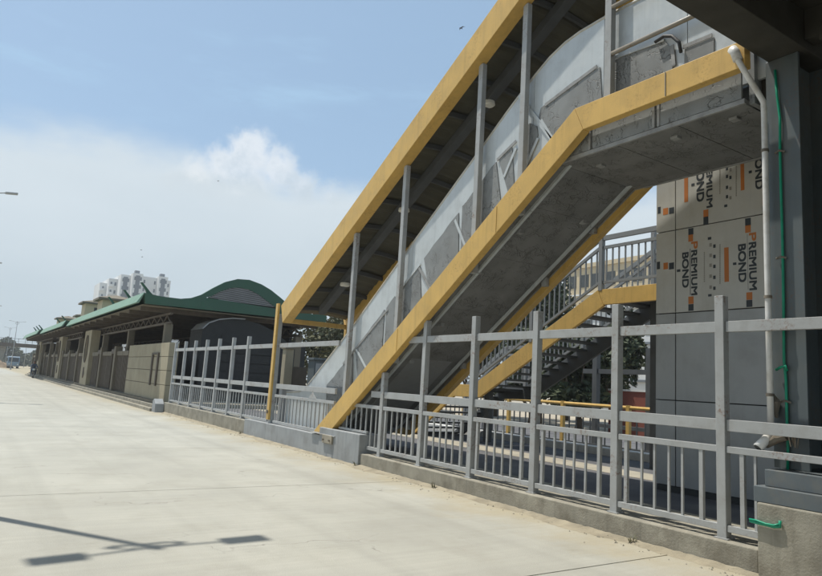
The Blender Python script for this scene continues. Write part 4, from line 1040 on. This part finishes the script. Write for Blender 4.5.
# trees beyond the bus lane, seen through the stairs
for x, y, h, cr, lf, lb in ((24.8, 15.3, 4.6, 1.7, 'leaf_dark', 'leafy dark tree beyond the bus lane next to the lift tower gap'), (27.5, 22.3, 7.2, 2.3, 'leaf_dark', 'dark tree behind the upper stair railing'),
                        (27, 27.0, 9.2, 2.9, 'leaf_dark', 'tall broad dark tree behind the stair flight'), (29, 33, 9.6, 3.1, 'leaf_dry', 'tall olive tree behind the lower stair flight'), (26, 32, 7.6, 3.0, 'leaf_dark', 'dark tree behind the escalator foot'),
                        (27, 11.3, 6.0, 2.0, 'leaf_dark', 'dark tree hidden mostly by the lift tower'), (33, 30.5, 9.6, 3.0, 'leaf_dark', 'taller dark tree standing behind the olive tree'),
                        (23.5, 24.0, 5.2, 2.6, 'leaf_dark', 'low bushy tree behind the yellow railing'), (22.6, 20.2, 4.2, 2.1, 'leaf_dark', 'small bushy tree at the end of the red wall')):
    tree(x, y, h, cr, lb, lf, n=4200, ls=.2, group='trees beyond the bus lane', low=.15)
# dry thicket behind the low end of the canopy
for x, y, h, cr, lb in ((19.2, 40.0, 6.6, 2.9, 'dry olive tree right behind the dark arched hall'), (21.8, 42.5, 7.2, 3.2, 'rounded dry olive tree above the grey cabinet'), (23.8, 38.5, 6.4, 2.9, 'dry olive tree just left of the escalator side panels'), (24.5, 44, 7.6, 3.2, 'tallest dry olive tree of the thicket below the canopy end'), (20.8, 36.8, 5.2, 2.5, 'low dry olive shrub tree behind the beige gatepost'), (27.0, 41.5, 7.0, 3.0, 'dry olive tree half hidden by the escalator')):
    tree(x, y, h, cr, lb, 'leaf_dry', n=3000, ls=.2, group='dry thicket trees', low=.1)
# far tree line beyond the footbridge
far = thing('x', 'x', 'x'); bpy.data.objects.remove(far)
vs, fs = [], []
rr = random.Random(5)
for i in range(9000):
    x = rr.uniform(-6, 75); y = 300+rr.uniform(-12, 12)
    hh = 6.5+2.6*math.sin(x*.21)+1.6*math.sin(x*.57+1)+x*.06
    p = Vector((x, y, hh*rr.random()**.7)); a = Vector((rr.gauss(0, 1), rr.gauss(0, .6), rr.gauss(0, .7))).normalized(); b = a.cross(Vector((rr.gauss(0, 1), rr.gauss(0, 1), rr.gauss(0, 1)))).normalized(); s = rr.uniform(.5, 1.1); k_ = len(vs)
    vs += [p-a*s, p+b*s*.6, p+a*s, p-b*s*.6]; fs.append((k_, k_+1, k_+2, k_+3))
me = bpy.data.meshes.new('distant_wood'); me.from_pydata([tuple(v) for v in vs], [], fs); me.materials.append(MAT['leaf_far'])
tag(link(bpy.data.objects.new('distant_wood', me)), 'hazy line of woods beyond the distant footbridge', 'woods', kind='stuff')
# earth heap by the far bridge pier
hm = MB(); NN = 26; rr = random.Random(3)
for i in range(NN):
    for j in range(NN):
        u, v = i/(NN-1)*2-1, j/(NN-1)*2-1; rad = math.hypot(u, v)
        z = max(0, 1-rad)**.8*2.5*(1+.25*math.sin(u*9+v*5)+.15*math.sin(v*17-u*6))-.12
        hm.v.append((4.0+u*5.2, 182+v*4, z))
for i in range(NN-1):
    for j in range(NN-1): a = i*NN+j; hm.f.append((a, a+NN, a+NN+1, a+1))
tag(obj('earth_heap', hm, 'earth', smooth=True), 'brown earth heap at the foot of the distant bridge pier', 'earth heap')

# grit gathered along the foot of the kerb
gm = MB(); rr = random.Random(11)
for i in range(420):
    y = rr.uniform(3.2, 26); x = 6.40-abs(rr.gauss(0, .16)); r_ = rr.uniform(.004, .018)*(1.6 if rr.random() < .08 else 1); a = rr.uniform(0, 6.28)
    vs = [Vector((math.cos(a+q*2.09)*r_*rr.uniform(.7, 1.2), math.sin(a+q*2.09)*r_*rr.uniform(.7, 1.2), 0)) for q in range(3)]
    c = Vector((x, y, .0005)); gm.add([c+v for v in vs]+[c+Vector((0, 0, r_*.9))], [(0, 1, 3), (1, 2, 3), (2, 0, 3), (0, 2, 1)])
tag(obj('grit', gm, 'kerb_concrete'), 'loose grit along the foot of the kerb', 'grit', kind='stuff')

sm = MB(); rr = random.Random(21); prev = None; y = 3.0
while y < 26.4:
    wd_ = .05+.16*abs(math.sin(y*1.9)*math.sin(y*.63+1))+rr.uniform(0, .05); xk = 6.445 if 11.2 < y < 17.6 else 6.465
    row = [(xk, y, .03+.012*rr.random()), (xk-wd_*.4, y, .014), (xk-wd_, y, .0008)]
    k_ = len(sm.v); sm.v += row
    if prev is not None: sm.f += [(prev, k_, k_+1, prev+1), (prev+1, k_+1, k_+2, prev+2)]
    prev = k_; y += rr.uniform(.04, .09)
tag(obj('silt', sm, 'silt_dust'), 'brown silt drifted along the foot of the kerb', 'silt', kind='stuff')
for yk, lb in ((4.9, 'tiny dry weed growing at the kerb foot near the pedestal'), (8.7, 'tiny dry weed growing at the raw kerb foot midway along the fence'), (11.24, 'tiny dry weed in the corner where raw kerb meets painted block'), (17.7, 'tiny dry weed at the end of the painted low wall')):
    wt = thing('weed', lb, 'weed', (6.40, yk, 0)); wmb = MB()
    for q in range(14):
        a = rr.uniform(0, 6.28); l_ = rr.uniform(.04, .12); b0 = Vector((6.41+rr.uniform(-.02, .02), yk+rr.uniform(-.03, .03), 0)); tip = b0+Vector((math.cos(a)*l_*.6-.02, math.sin(a)*l_*.6, l_)); sd_ = Vector((-math.sin(a), math.cos(a), 0))*.006; mid_ = b0.lerp(tip, .5)+Vector((0, 0, .012))
        wmb.add([b0-sd_*.5, b0+sd_*.5, mid_+sd_, mid_-sd_, tip], [(0, 1, 2, 3), (3, 2, 4)])
    obj('leaves', wmb, 'leaf_dry', wt)

# ------------------------------------------------------------------ haze
hz = MB().box(-120, 140, -40, 345, -1.6, 48)
hm_ = bpy.data.materials.new('haze'); hm_.use_nodes = True; nt = hm_.node_tree; nt.nodes.clear()
v = nt.nodes.new('ShaderNodeVolumePrincipled'); v.inputs['Color'].default_value = (.86, .92, .97, 1); v.inputs['Density'].default_value = .0006; v.inputs['Anisotropy'].default_value = .2
oo = nt.nodes.new('ShaderNodeOutputMaterial'); nt.links.new(v.outputs[0], oo.inputs['Volume'])
MAT['haze'] = hm_
HAZE = True
if HAZE: tag(obj('haze', hz, 'haze'), kind='stuff')
